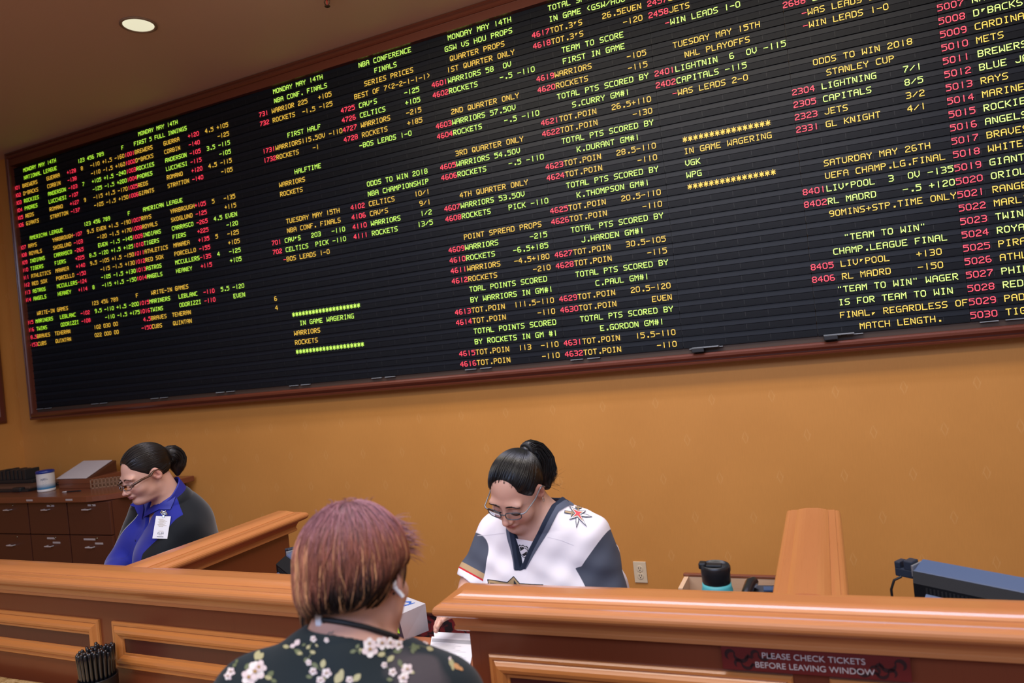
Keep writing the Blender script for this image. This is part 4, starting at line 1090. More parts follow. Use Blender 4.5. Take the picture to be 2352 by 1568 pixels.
# ------------------------------------------------------------------ heads, torsos, hands
class Head:
    """local axes: f forward, l to the person's left, u up; O midway between the ears"""
    def __init__(s, O, yaw, pitch, roll=0.0, scale=1.0, sq=1.0):
        s.sq = sq; y, p, r = map(math.radians, (yaw, pitch, roll))
        F0 = np.array([math.cos(y), math.sin(y), 0]); L0 = np.array([-math.sin(y), math.cos(y), 0]); U0 = np.array([0, 0, 1.0])
        F = math.cos(p)*F0-math.sin(p)*U0; U = math.cos(p)*U0+math.sin(p)*F0
        L = math.cos(r)*L0+math.sin(r)*U; U = math.cos(r)*U-math.sin(r)*L0
        s.R = np.stack([F, L, U], 1).astype(np.float32); s.O = np.array(O, np.float32); s.k = scale
    def w(s, *p):
        p = np.array(p, np.float32); p[2] *= s.sq if p[2] < 0 else 1
        return s.O+s.R@(p*s.k)
    def loc(s, P):
        q = ((P-s.O)@s.R)/s.k; q[:, 2] = np.where(q[:, 2] < 0, q[:, 2]/s.sq, q[:, 2]); return q
    def sdf(s, P, full=0.0):
        q = s.loc(P); m = q.copy(); m[:, 1] = np.abs(m[:, 1])
        d = ell(q, (-.014, 0, .034), (.096, .076, .086))
        d = smin(d, ell(q, (.032, 0, -.028), (.058, .062+full*.5, .076)), .03)
        d = smin(d, ell(m, (.022, .018, -.076), (.048, .036+full, .034)), .03)
        d = smin(d, ell(q, (.073, 0, -.100), (.016, .021, .014)), .022)
        d = smin(d, ell(q, (.050, 0, -.106), (.030, .032, .018)), .025)
        d = smin(d, ell(m, (.060, .037, -.036), (.024, .024+full*.6, .025)), .025)
        d = smin(d, ell(m, (.075, .026, .024), (.013, .030, .010)), .018)
        d = smax(d, -ell(m, (.097, .032, .003), (.018, .018, .012)), .012)
        d = smin(d, ell(m, (.0735, .032, .0005), (.0145, .0155, .0125)), .004)
        d = smin(d, cone(q, (.084, 0, .012), (.104, 0, -.030), .0068, .0095), .010)
        d = smin(d, ell(q, (.107, 0, -.036), (.0115, .0115, .0098)), .008)
        d = smin(d, ell(m, (.0965, .0115, -.0405), (.0105, .0075, .0075)), .006)
        d = smax(d, -ell(m, (.101, .0065, -.0475), (.005, .0032, .0032)), .003)
        d = smin(d, ell(q, (.086, 0, -.064), (.014, .024, .011)), .012)
        up = smin(ell(m, (.0945, .006, -.0625), (.0075, .013, .0042)), ell(q, (.093, 0, -.0630), (.007, .022, .0035)), .004)
        d = smin(d, up, .003)
        d = smin(d, ell(q, (.0925, 0, -.0722), (.0085, .0175, .0055)), .004)
        d = smax(d, -ell(q, (.101, 0, -.0672), (.011, .0235, .0011)), .0022)
        # ears
        ca, sa = math.cos(.22), math.sin(.22)
        e = m-A_(-.012, .0775, -.004); ef = e[:, 0]*ca+e[:, 2]*sa*-1; eu = e[:, 2]*ca+e[:, 0]*sa; el = e[:, 1]-0.25*(-ef)
        E = np.stack([ef, el, eu], 1)
        ear = ell(E, (0, 0, 0), (.0185, .0075, .031))
        ear = smin(ear, ell(E, (.002, -.001, -.024), (.010, .0065, .011)), .006)
        ear = smax(ear, -ell(E, (.003, .0085, .002), (.0118, .0085, .0205)), .003); ear = smin(ear, ell(E, (-.004, .003, .001), (.0035, .0035, .014)), .003)
        ear = smin(ear, ell(E, (.0125, .002, -.004), (.004, .004, .006)), .003)
        d = smin(d, ear, .007)
        return d*s.k
    def skin(s, P, base, lip, blush):
        q = s.loc(P); m = q.copy(); m[:, 1] = np.abs(m[:, 1])
        c = np.tile(np.array(base, np.float32), (len(P), 1))
        def mixin(col_, wgt): 
            nonlocal c
            wgt = np.clip(wgt, 0, 1)[:, None]; c = c*(1-wgt)+np.array(col_, np.float32)*wgt
        g = lambda ctr, r: np.exp(-(((m-A_(*ctr))/A_(*r))**2).sum(1))
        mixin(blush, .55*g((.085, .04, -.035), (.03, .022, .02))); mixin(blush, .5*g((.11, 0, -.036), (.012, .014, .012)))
        mixin(blush, .6*g((-.012, .085, -.004), (.02, .02, .035))); mixin((.40, .12, .095), .55*g((-.010, .081, -.002), (.011, .007, .017))); mixin([x*.72 for x in base], .5*g((.088, .032, .006), (.02, .02, .009)))  # the darker red in the ear hollow is shade painted into the skin
        lipd = np.minimum(ell(q, (.094, 0, -.0626), (.02, .0225, .0048)), ell(q, (.094, 0, -.0722), (.02, .0185, .0062)))
        mixin(lip, np.clip(.5-lipd/.0018, 0, 1)*(q[:, 0] > .07))
        return c

def spline(tab, n=80):
    t = np.array([r[0] for r in tab], float); out = []
    tt = np.linspace(t[0], t[-1], n)
    for k in range(1, len(tab[0])):
        y = np.array([r[k] for r in tab], float); mm = np.gradient(y, t); i = np.clip(np.searchsorted(t, tt)-1, 0, len(t)-2)
        h = t[i+1]-t[i]; s = (tt-t[i])/h
        out.append((2*s**3-3*s**2+1)*y[i]+(s**3-2*s**2+s)*h*mm[i]+(-2*s**3+3*s**2)*y[i+1]+(s**3-s**2)*h*mm[i+1])
    return tt, out
class Torso:
    def __init__(s, pelvis, neck, yaw, tab, bust):
        y = math.radians(yaw); s.L = np.array([-math.sin(y), math.cos(y), 0], np.float32)
        s.p = np.array(pelvis, np.float32); ax = np.array(neck, np.float32)-s.p; s.H = float(np.linalg.norm(ax)); s.T = ax/s.H
        s.L = s.L-s.T*(s.L@s.T); s.L /= np.linalg.norm(s.L); s.N = np.cross(s.L, s.T)
        F = np.array([math.cos(y), math.sin(y), 0]); s.N = s.N if s.N@F > 0 else -s.N
        s.tt, s.tab = spline([(r[0]*s.H, *r[1:]) for r in tab]); s.bust = bust
    def loc(s, P): d = P-s.p; return np.stack([d@s.N, d@s.L, d@s.T], 1)
    def w(s, n, l, t): return s.p+s.N*n+s.L*l+s.T*t
    def sdf(s, P, grow=0.0):
        q = s.loc(P); t = q[:, 2]; a, b, c = [np.interp(t, s.tt, v)+(grow if i < 2 else 0) for i, v in enumerate(s.tab)]
        r = np.sqrt((q[:, 1]/a)**2+((q[:, 0]-c)/b)**2); d = (r-1)*np.minimum(a, b)
        d = smax(d, np.maximum(t-s.tt[-1]-grow, s.tt[0]-grow-t), .05).astype(np.float32)
        bt, bl, bn, br = s.bust
        if br > 0:
            m = q.copy(); m[:, 1] = np.abs(m[:, 1])
            d = smin(d, ell(m, (bn, bl, bt*s.H), (br+grow, br*1.06+grow, br*1.08+grow)), .055)
        return d
def hand_sdf(wrist, tip_dir, palm_n, thumb_side, curl, spread=0.0, thumb=(0.75, 0.45), k=1.0, tn=0.35):
    """palm, four jointed fingers of different length and an opposed thumb; palm_n points out of the palm"""
    D_ = np.array(tip_dir, float); D_ /= np.linalg.norm(D_); Nn = np.array(palm_n, float); Nn -= D_*(Nn@D_); Nn /= np.linalg.norm(Nn); S = np.cross(D_, Nn)*thumb_side
    W_ = np.array(wrist, float)
    def p(d, s_, n): return W_+(D_*d+S*s_+Nn*n)*k
    fingers = []
    for i, (off, ln, rad) in enumerate(((.030, .072, .0088), (.0105, .080, .0090), (-.009, .074, .0086), (-.0275, .058, .0076))):
        c = curl[i]; a = math.radians(8); pts = [p(.082-.004*abs(i-1), off, -.002)]; dirs = math.atan2(spread*(1.5-i), 1.0)
        for fr in (.44, .31, .25):
            a += c*(1.0 if fr == .44 else .9)
            stp = ln*fr
            pts.append(pts[-1]+(D_*math.cos(a)*math.cos(dirs)+S*math.sin(dirs)*math.cos(a)+Nn*math.sin(a))*stp*k)
        fingers.append((pts, [rad*1.08*k, rad*k, rad*.93*k, rad*.8*k]))
    t0 = p(.026, .026, .004); ta, tb = thumb
    t1 = t0+(D_*math.cos(ta)+S*math.sin(ta)*.9+Nn*tn)*.040*k; t2 = t1+(D_*math.cos(tb)+S*math.sin(tb)*.7+Nn*tn)*.030*k; t3 = t2+(D_*math.cos(tb)+S*math.sin(tb)*.6+Nn*tn*.9)*.022*k
    c0, c1, c2, c3 = p(.01, .008, 0), p(.01, -.010, 0), p(.080, .027, -.001), p(.074, -.026, -.001)
    R3 = np.stack([D_, S, Nn], 1).astype(np.float32)
    def f(P):
        q = ((P-W_.astype(np.float32))@R3)/k
        d = ell(q, (.048, .001, .0), (.052, .040, .0155))*k
        d = smin(d, cone(P, c0, c2, .016*k, .0115*k), .012); d = smin(d, cone(P, c1, c3, .015*k, .010*k), .012)
        d = smin(d, cone(P, t0-D_*.012*k, t1, .015*k, .0115*k), .014)
        fg = None
        for pts, rad in fingers:
            c = chain(P, pts, rad, .003); fg = c if fg is None else np.minimum(fg, c)
        d = smin(d, fg, .006)
        d = smin(d, chain(P, [t0, t1, t2, t3], [.013*k, .0112*k, .010*k, .0082*k], .004), .007)
        return d
    f.tips = [x[0][-1] for x in fingers]+[t3]; f.S = S; f.D = D_; f.N = Nn
    return f

# ------------------------------------------------------------------ things laid onto a surface
def march(f, P, d, n=28):
    P = np.array(P, np.float32); d = np.array(d, np.float32); d = d/np.linalg.norm(d, axis=-1, keepdims=True)
    P0 = P
    for _ in range(n): P = P+d*np.clip(f(P)*0.85, -.1, .12)[:, None]
    return np.where(np.abs(f(P))[:, None] > .02, P0+d*.0, P).astype(np.float32)
class Frame2:
    """a drawing plane hovering over a surface: origin, right, up; things drawn on it are pressed onto the surface"""
    def __init__(s, f, O, U, V, into): s.f = f; s.O = np.array(O, float); s.U = np.array(U, float); s.V = np.array(V, float); s.D = np.array(into, float)
    def put(s, uv, h=0.0012):
        uv = np.array(uv, float); P = s.O+uv[:, :1]*s.U+uv[:, 1:2]*s.V
        P = march(s.f, P, np.tile(s.D, (len(P), 1))); return P+grad(s.f, P)*h
class PxFrame:
    """places pattern pieces on a garment where sight lines from the lens meet it"""
    def __init__(s, f, t0=0.6): s.f = f; s.t0 = t0
    def put(s, uv, h=0.0012):
        d = np.array([at(x, y, z=None, y=1.0)-CAM for x, y in uv]); n = np.linalg.norm(d, axis=1, keepdims=True); d = d/n
        P = march(s.f, CAM+d*s.t0, d, 60); return P+grad(s.f, P)*h
def patch(mb, fr, poly, mi=0, h=0.0012, rings=3, sub=0):
    """filled star-convex outline"""
    p = np.array(poly, float)
    if sub:
        q = []
        for i in range(len(p)):
            for t in range(sub): q.append(p[i]+(p[(i+1) % len(p)]-p[i])*t/sub)
        p = np.array(q)
    c = p.mean(0); n = len(p); pts = [c]
    for r in range(1, rings+1): pts += list(c+(p-c)*r/rings)
    W_ = fr.put(pts, h); fs = [(0, 1+i, 1+(i+1) % n) for i in range(n)]
    for r in range(rings-1):
        a = 1+r*n
        fs += [(a+i, a+n+i, a+n+(i+1) % n, a+(i+1) % n) for i in range(n)]
    bad = np.abs(fr.f(W_.astype(np.float32))-h) > .004
    if bad.all(): return
    mb.add(np.where(bad[:, None], W_[~bad][0], W_), [q for q in fs if not bad[list(q)].any()], mi, True)
def band(mb, fr, path, w, mi=0, h=0.0012, closed=False, step=0.008):
    """flat band of width w along a path drawn on the plane"""
    p = [np.array(x, float) for x in path]
    if closed: p.append(p[0])
    q = []
    for i in range(len(p)-1):
        k = max(1, int(np.linalg.norm(p[i+1]-p[i])/step))
        for t in range(k): q.append(p[i]+(p[i+1]-p[i])*t/k)
    q.append(p[-1]); q = np.array(q); tan = np.gradient(q, axis=0); tan /= np.linalg.norm(tan, axis=1, keepdims=True)+1e-9
    nrm = np.stack([-tan[:, 1], tan[:, 0]], 1)
    rows = [fr.put(q+nrm*w*s_, h) for s_ in (-.5, 0, .5)]
    n = len(q); fs = []
    for r in range(2): fs += [(r*n+i, (r+1)*n+i, (r+1)*n+i+1, r*n+i+1) for i in range(n-1)]
    W_ = np.concatenate(rows); bad = np.abs(fr.f(W_.astype(np.float32))-h) > .004
    if bad.all(): return
    mb.add(np.where(bad[:, None], W_[~bad][0], W_), [q for q in fs if not bad[list(q)].any()], mi, True)
def strands_obj(name, paths, rad, mat, parent, cols=None, seg=3):
    """many hairs in one mesh: paths (S, K, 3), cols (S, K, 3)"""
    P = np.asarray(paths, np.float32); S, K, _ = P.shape
    t = np.gradient(P, axis=1); t /= np.linalg.norm(t, axis=2, keepdims=True)+1e-9
    up = np.zeros_like(t); up[..., 2] = 1; up[..., 0] = 0.31; a = np.cross(t, up); a /= np.linalg.norm(a, axis=2, keepdims=True)+1e-9; b = np.cross(a, t)
    tap = np.sin(np.clip(np.linspace(0.22, 1.0, K), 0, 1)*math.pi)**0.5
    tap = np.minimum(1.0, 2.2*(1-np.linspace(0, 1, K)))*np.minimum(1.0, 0.12+3*np.linspace(0, 1, K))+0.03
    r = (np.asarray(rad).reshape(-1, 1)*tap[None]).astype(np.float32)[..., None]
    V = np.stack([P+r*(math.cos(2*math.pi*k/seg)*a+math.sin(2*math.pi*k/seg)*b) for k in range(seg)], 2)
    base = (np.arange(S)[:, None, None]*K+np.arange(K-1)[None, :, None])*seg+np.arange(seg)[None, None]
    nx = (np.arange(S)[:, None, None]*K+np.arange(K-1)[None, :, None])*seg+(np.arange(seg)[None, None]+1) % seg
    Q = np.stack([base, nx, nx+seg, base+seg], -1).reshape(-1, 4)
    C = None if cols is None else np.repeat(np.asarray(cols, np.float32), seg, axis=1).reshape(-1, 3)
    return mesh_obj(name, V.reshape(-1, 3), Q, mat, parent, None, C, tuple(parent.location))
def join(base, *others):
    with bpy.context.temp_override(active_object=base, object=base, selected_objects=[base, *others], selected_editable_objects=[base, *others]): bpy.ops.object.join()
    return base
def glasses(parent, H, mats, du=0.0, w=0.050, hh=0.030, tilt=0.16, name='eyeglasses'):
    """two rimmed lenses, bridge, hinged temples over the ears"""
    m = MB(); ln = MB()
    for s in (-1, 1):
        cx = 0.0335*s; ring = []
        for i in range(28):
            a = 2*math.pi*i/28; e = 0.62
            x = w/2*math.copysign(abs(math.cos(a))**e, math.cos(a)); z = hh/2*math.copysign(abs(math.sin(a))**e, math.sin(a))
            ring.append(tuple(H.w(0.1055-0.012*(abs(x+cx)/0.06)**2-(z)*tilt, cx+x, -0.012+du+z)))
        m.tube(ring+[ring[0], ring[1]], 0.0016, 0, 8)
        c = np.mean(ring, 0); ln.add([c]+ring, [(0, 1+i, 1+(i+1) % 28) for i in range(28)], 0, True)
        ax = H.w(0.1125-0.012, s*0.060, -0.004+du); 
        m.tube([H.w(.0945, s*.0585, -.004+du), H.w(.092, s*.0665, -.003+du), H.w(.085, s*.073, .000+du*.8), H.w(.03, s*.0815, .004+du*.3), H.w(-.004, s*.0865, .018), H.w(-.022, s*.086, .012), H.w(-.036, s*.083, -.01)], 0.0021, 1, 8)
    m.tube([H.w(.1045, -.0105, -.008+du), H.w(.1085, -.004, -.004+du), H.w(.1085, .004, -.004+du), H.w(.1045, .0105, -.008+du)], 0.0017, 0, 8)
    org = np.array(parent.location)
    for x in (m, ln): x.v = [tuple(np.array(v)-org) for v in x.v]
    g = m.build(name, list(mats), parent)
    ln.build('lens', lens_mat(), g)
    return g
def lens_mat():
    if 'lens_glass' in MATS: return MATS['lens_glass']
    m, N, L, b = nt('lens_glass'); tr = N.new('ShaderNodeBsdfTransparent'); gl = N.new('ShaderNodeBsdfGlossy'); gl.inputs['Roughness'].default_value = 0.03
    fr = N.new('ShaderNodeFresnel'); fr.inputs[0].default_value = 1.18; mx = N.new('ShaderNodeMixShader')
    L.new(fr.outputs[0], mx.inputs[0]); L.new(tr.outputs[0], mx.inputs[1]); L.new(gl.outputs[0], mx.inputs[2]); L.new(mx.outputs[0], N['Material Output'].inputs[0])
    MATS['lens_glass'] = m; return m
def lash_brow(parent, H, colr, brow_u=0.026, seed=1):
    r = random.Random(seed); paths = []
    for s in (-1, 1):
        for i in range(46):
            t = i/45; l = s*(0.012+0.042*t); u = brow_u+0.004*math.sin(math.pi*min(1, t*1.1))-0.007*max(0, t-.6)+r.uniform(-.0026, .0026)*(1.1-.7*t)
            fwd = 0.092-0.030*t**2
            p = np.array(H.w(fwd+.02, l, u)); d = -(H.R[:, 0]+0.35*s*H.R[:, 1]*t)
            q = march(H.sdf, [p], [d])[0]; tv = (H.R[:, 1]*s*0.85+H.R[:, 2]*(.55-.9*t))*0.0085
            paths.append([q+tv*(x-.5)+np.array(H.R[:, 0])*0.0014 for x in (0, .33, .66, 1)])
    b = strands_obj('eyebrows', paths, np.full(len(paths), 0.0008), colr, parent)
    paths = []
    for s in (-1, 1):
        for i in range(30):
            t = i/29; l = s*(0.019+0.027*t); u = -0.0105+0.004*(2*t-1)**2
            q = march(H.sdf, [H.w(.12, l, u)], [-H.R[:, 0]])[0]; tv = (H.R[:, 0]*0.7+H.R[:, 1]*s*(t-.4)*.6-H.R[:, 2]*.55)*0.006
            paths.append([q+tv*x for x in (-.1, .3, .65, 1)])
    strands_obj('eyelashes', paths, np.full(len(paths), 0.0007), colr, parent)
def hair_mat(name, c, rough=0.32, tint=False):
    if name in MATS: return MATS[name]
    m, N, L, b = nt(name); setp(b, Base_Color=c, Roughness=rough); b.inputs['Specular IOR Level'].default_value = 0.4
    if tint: a = N.new('ShaderNodeVertexColor'); a.layer_name = 'tint'; L.new(a.outputs[0], b.inputs['Base Color'])
    MATS[name] = m; return m
def sleek_hair(H, shell, base, n, seed, K=12):
    """hairs combed back over the shell to a gathering point"""
    g = np.random.default_rng(seed); out = []
    P = H.O+(g.normal(size=(n*6, 3)).astype(np.float32)); P = H.O+(P-H.O)/np.linalg.norm(P-H.O, axis=1, keepdims=True)*0.2*H.k
    P = march(shell, P, H.O-P, 40); ok = (np.abs(shell(P)) < 0.002) & ((grad(shell, P)*(P-H.O)/np.linalg.norm(P-H.O, axis=1, keepdims=True)).sum(1) > .8); P = P[ok][:n]
    B = np.array(base, np.float32); path = [P]; tot = np.linalg.norm(P-B, axis=1, keepdims=True)
    for k in range(K-1):
        d = B-path[-1]; L_ = np.linalg.norm(d, axis=1, keepdims=True); st = np.minimum(L_, tot*1.25/(K-1)); Q = path[-1]+d/(L_+1e-6)*st
        dd = shell(Q)-0.0012; gr = grad(shell, Q); Q = np.where(L_ > 0.02, Q-dd[:, None]*gr, Q); path.append(Q.astype(np.float32))
    return np.stack(path, 1)
def lock_hair(curve, rad, n, seed, K=12, wav=0.0):
    """hairs following a tail: curve points and radii"""
    g = np.random.default_rng(seed); c = np.array(curve, float); t = np.linspace(0, len(c)-1, K); i = np.clip(t.astype(int), 0, len(c)-2); fr = (t-i)[:, None]
    C = c[i]*(1-fr)+c[i+1]*fr; R = np.interp(t, np.arange(len(rad)), rad); tan = np.gradient(C, axis=0); tan /= np.linalg.norm(tan, axis=1, keepdims=True)
    a = np.cross(tan, [0.3, 0.2, 0.93]); a /= np.linalg.norm(a, axis=1, keepdims=True); b = np.cross(tan, a); out = []
    for k in range(n):
        th = g.uniform(0, 2*math.pi); rr = math.sqrt(g.uniform(.05, 1)); ph = g.uniform(0, 6.3); L_ = g.uniform(.78, 1.08)
        w_ = wav*np.sin(np.linspace(0, 7, K)+ph)
        o = C+(R*rr*math.cos(th)+w_)[:, None]*a+(R*rr*math.sin(th))[:, None]*b
        e = np.linspace(0, 1, K); o = np.stack([np.interp(e*L_ if L_ < 1 else e, e, o[:, j]) for j in range(3)], 1); out.append(o)
    return np.array(out)
def legs(pel, L, foot_y, spread, k=1.0, F=(0, -1, 0)):
    pel = np.array(pel); L = np.array(L, float); L[2] = 0; L /= np.linalg.norm(L); F = np.array(F, float); J = []
    for s in (-1, 1):
        hip = pel+L*s*.088*k+np.array([0, 0, -.03]); ank = pel+L*s*spread; ank[1] += foot_y; ank[2] = .075; kn = (hip+ank)/2+F*.035; J.append((hip, kn, ank, ank+F*.13-np.array([0, 0, .04])))
    return J
def legs_sdf(P, J, k=1.0):
    d = None
    for hip, kn, ank, toe in J:
        c = smin(cone(P, hip, kn, .095*k, .062*k), cone(P, kn, ank, .060*k, .038*k), .03); d = c if d is None else np.minimum(d, c)
    return d
def shoes(parent, J, mat):
    for hip, kn, ank, toe in J:
        a = ank.copy(); a[2] = .035
        f = lambda P: np.maximum(smin(cone(P, a-(toe-a)*.25, toe, .042, .036), cone(P, a, ank+np.array([0, 0, .02]), .045, .046), .02), -(P[:, 2]-0.0))
        lo = np.minimum(a, toe)-.13; hi = np.maximum(a, toe)+.13; lo[2] = -.02
        sdf_obj('shoe', f, lo, hi, .008, mat, parent)

# ------------------------------------------------------------------ the clerk in the white jersey
def clerk_jersey():
    root = empty('person', (-0.84, 2.20, 0.0)); tag(root, 'person in a white and grey hockey jersey and glasses, looking down behind the right rail', 'person')
    H = Head((-0.873, 1.935, 1.327), -100, 35, -8, .93, .86)
    NB = np.array((-0.836, 2.005, 1.225)); PEL = np.array((-0.84, 2.22, 0.80))
    T_ = Torso(PEL, NB, -99, [(-.22, .165, .135, 0), (0, .205, .165, 0), (.25, .195, .165, .015), (.5, .19, .155, .02), (.72, .185, .14, .01), (.88, .15, .105, 0), (1.0, .085, .07, 0), (1.04, .06, .05, 0)], (.60, .085, .105, .082))
    shR, shL = np.array((-0.990, 2.045, 1.160)), np.array((-0.705, 2.01, 1.162))
    elR, wrR = np.array((-1.052, 1.965, 1.034)), at(1052, 1400, 1.85)
    elL, wrL = np.array((-0.655, 2.00, 0.975)), np.array((-0.50, 1.89, 0.945))
    hd = at(1000, 1424, 1.735)-wrR
    hR = hand_sdf(wrR, hd, (0.45, .1, -.9), 1, (.03, .10, .20, .26), .05, (1.0, .9), .84, .95)
    hL = hand_sdf(wrL, (.10, -.7, -.06), (0, 0, -1), -1, (.2, .24, .28, .3), .08, (.8, .5), 1.0)
    J = legs(PEL, T_.L, 0.0, .12, 1.05)
    skull = H.w(-.03, 0, -.055)
    def arms(P, g=0.0):
        r = chain(P, [shR, elR, wrR], [.064+g, .050+g, .027+g], .02); l = chain(P, [shL, elL, wrL], [.066+g, .054+g, .027+g], .02); return np.minimum(r, l)
    def torso(P, g=0.0):
        d = T_.sdf(P, g); c = np.minimum(cone(P, NB+A_(.0, .0, -.01), shR, .062+g, .060+g), cone(P, NB+A_(0, 0, -.01), shL, .062+g, .060+g)); return smin(d, c, .05)
    def body(P):
        d = torso(P); d = smin(d, arms(P), .03); d = smin(d, cone(P, NB-A_(0, -.015, .05), skull, .066, .060), .03)
        d = smin(d, H.sdf(P, .008), .022); d = smin(d, ell(H.loc(P), (.030, 0, -.112), (.05, .045, .024)), .03)
        d = smin(d, hR(P), .012); d = smin(d, hL(P), .012); d = smin(d, legs_sdf(P, J), .04); return d
    skin = tint_mat('skin_clerk', .45, .4, .12)
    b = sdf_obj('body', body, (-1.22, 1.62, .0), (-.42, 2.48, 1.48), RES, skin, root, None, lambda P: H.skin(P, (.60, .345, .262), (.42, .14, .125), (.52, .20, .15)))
    # jersey
    aR = (elR-shR)/np.linalg.norm(elR-shR); aL = (elL-shL)/np.linalg.norm(elL-shL)
    def folds(P):
        return .0035*np.sin(P[:, 0]*38+P[:, 2]*26+3*np.sin(P[:, 2]*17))*np.clip((1.19-P[:, 2])/.1, 0, 1)+.002*np.sin(P[:, 0]*-70+P[:, 2]*55)
    VT, VL = T_.H*.85, -.022      # the point of the V
    def sleeves(P):
        cR = cone(P, shR, elR+aR*.004, .072, .068); cL = cone(P, shL, elL+aL*.03, .078, .078); return np.minimum(np.maximum(cR, (P-elR)@aR.astype(np.float32)-.004), np.maximum(cL, (P-elL)@aL.astype(np.float32)-.03))
    def core(P): return smin(torso(P, .016), T_.sdf(P, .022), .03)
    def jersey0(P):
        d = smin(core(P), sleeves(P), .032)+folds(P)
        return smax(d, -(P[:, 2]-.72), .01)
    def vcut(P):
        q = T_.loc(P); t = q[:, 2]-VT; w_ = np.interp(t, [-.03, 0, .05, .10, .16, .20], [-.16, 0, .020, .045, .070, .075])
        s = np.abs(q[:, 1]-VL-.03*np.clip(t/.2, 0, 1))-w_; s = np.where(q[:, 0] > -.01, s, .5)
        nk = cone(P, NB+A_(.004, .03, -.02), skull+A_(.004, 0, .06), .079, .082)
        return np.minimum(s*.8, nk)
    def jersey(P): v = vcut(P); return smax(jersey0(P)-.0022*np.clip((.013+.014*np.clip((T_.loc(P)[:, 2]-VT+.02)/.11, 0, 1)-v)/.002, 0, 1), -v, .003)
    def grey(P):
        R = np.minimum(((P-shR)@aR.astype(np.float32))-.030, core(P)-cone(P, shR, elR, .080, .071)+.012-.02)
        R = np.where(P[:, 0] < -.84, R, -1)
        L_ = np.where(P[:, 0] > -.84, np.minimum(((P-shL)@aL.astype(np.float32))-.058+1.0*np.maximum(0, (P-shL)@A_(1, 0, 0)-.015)+1.2*np.maximum(0, -((P-shL)@A_(1, 0, 0))-.005), core(P)-cone(P, shL, elL, .084, .080)+.004), -1)
        return np.maximum(R, L_)
    sr = lambda P: np.where(P[:, 0] < -.90, (P-elR)@aR.astype(np.float32), -1)
    gold = lambda P: np.minimum(sr(P)+.040, np.where(P[:, 0] < -.9, .02-np.abs(core(P)*0), -1)*1.0)
    mat = region_mat('jersey_cloth', (.80, .76, .80), [('band', (.10, .115, .16)), ('trim', (.020, .028, .05)), ('grey', (.075, .085, .115)), ('gold', (.42, .28, .15)), ('red', (.50, .02, .03)), ('cuff', (.80, .76, .80)), ('hem', (.025, .03, .045))], .7, .10, 700)
    jo = sdf_obj('jersey', jersey, (-1.22, 1.75, .68), (-.42, 2.48, 1.33), RES, mat, root,
                 {'band': lambda P: .012+.014*np.clip((T_.loc(P)[:, 2]-VT+.02)/.11, 0, 1)-vcut(P), 'trim': lambda P: .0125-vcut(P), 'grey': grey, 'gold': lambda P: np.minimum(sr(P)+.034, grey(P)+.0), 'red': lambda P: np.minimum(sr(P)+.018, grey(P)), 'cuff': lambda P: np.minimum(sr(P)+.013, grey(P)),
                  'hem': lambda P: np.where(P[:, 0] > -.75, np.minimum((P-elL)@aL.astype(np.float32)+.006, grey(P)), -1)})
    org = np.array(root.location)
    def finish(m, name, mats, parent=None, lab=None):
        m.v = [tuple(np.array(v)-org) for v in m.v]; o = m.build(name, mats, parent or root)
        if lab: part(o, lab)
        return o
    navy = plain('navy_trim', (.022, .030, .055), .7); gtrim = plain('grey_trim', (.10, .115, .16), .7); white = plain('patch_white', (.82, .78, .82), .6)
    gold_m = plain('patch_gold', (.40, .27, .13), .5); redm = plain('patch_red', (.62, .03, .05), .6); blk = plain('patch_black', (.012, .014, .02), .6)
    front = Frame2(jersey0, T_.w(.45, VL, VT), T_.L, T_.T, -T_.N)
    # inner white panel at the foot of the V with the shield
    def inner(P): return body(P)-.006
    fi = Frame2(inner, T_.w(.45, VL, VT), T_.L, T_.T, -T_.N)
    m = MB(); patch(m, fi, [(.004, -.012), (.028, .03), (.040, .066), (.010, .070), (-.026, .071), (-.018, .03)], 0, .003, 5, 4)
    ins = finish(m, 'neck_insert', white, jo)
    m = MB(); ox, oy = .006, .036
    sh_out = [(0, -.021), (.012, -.012), (.016, -.002), (.0145, .006), (.017, .012), (.012, .0175), (.006, .0155), (0, .019), (-.006, .0155), (-.012, .0175), (-.017, .012), (-.0145, .006), (-.016, -.002), (-.012, -.012)]
    S_ = lambda k, dy=0: [(ox+u*k, oy+v*k+dy) for u, v in sh_out]
    patch(m, fi, S_(1.0), 0, .0044, 3); patch(m, fi, S_(.86), 1, .0050, 3); patch(m, fi, S_(.72), 0, .0056, 3)
    band(m, fi, [(ox-.010, oy-.007), (ox+.010, oy+.007)], .010, 1, .0062, False, .004)
    for i, ch in enumerate('NHL'):
        for j in range(7):
            for k in range(5):
                if GLYPH[ch][j][k]:
                    a = -.0082+i*.0056+k*.00095; u0 = ox+a; v0 = oy+a*.7+.0032-j*.0009
                    patch(m, fi, [(u0, v0), (u0+.001, v0), (u0+.001, v0-.0009), (u0, v0-.0009)], 1, .0068, 1)
    finish(m, 'shield_patch', [blk, white], ins)
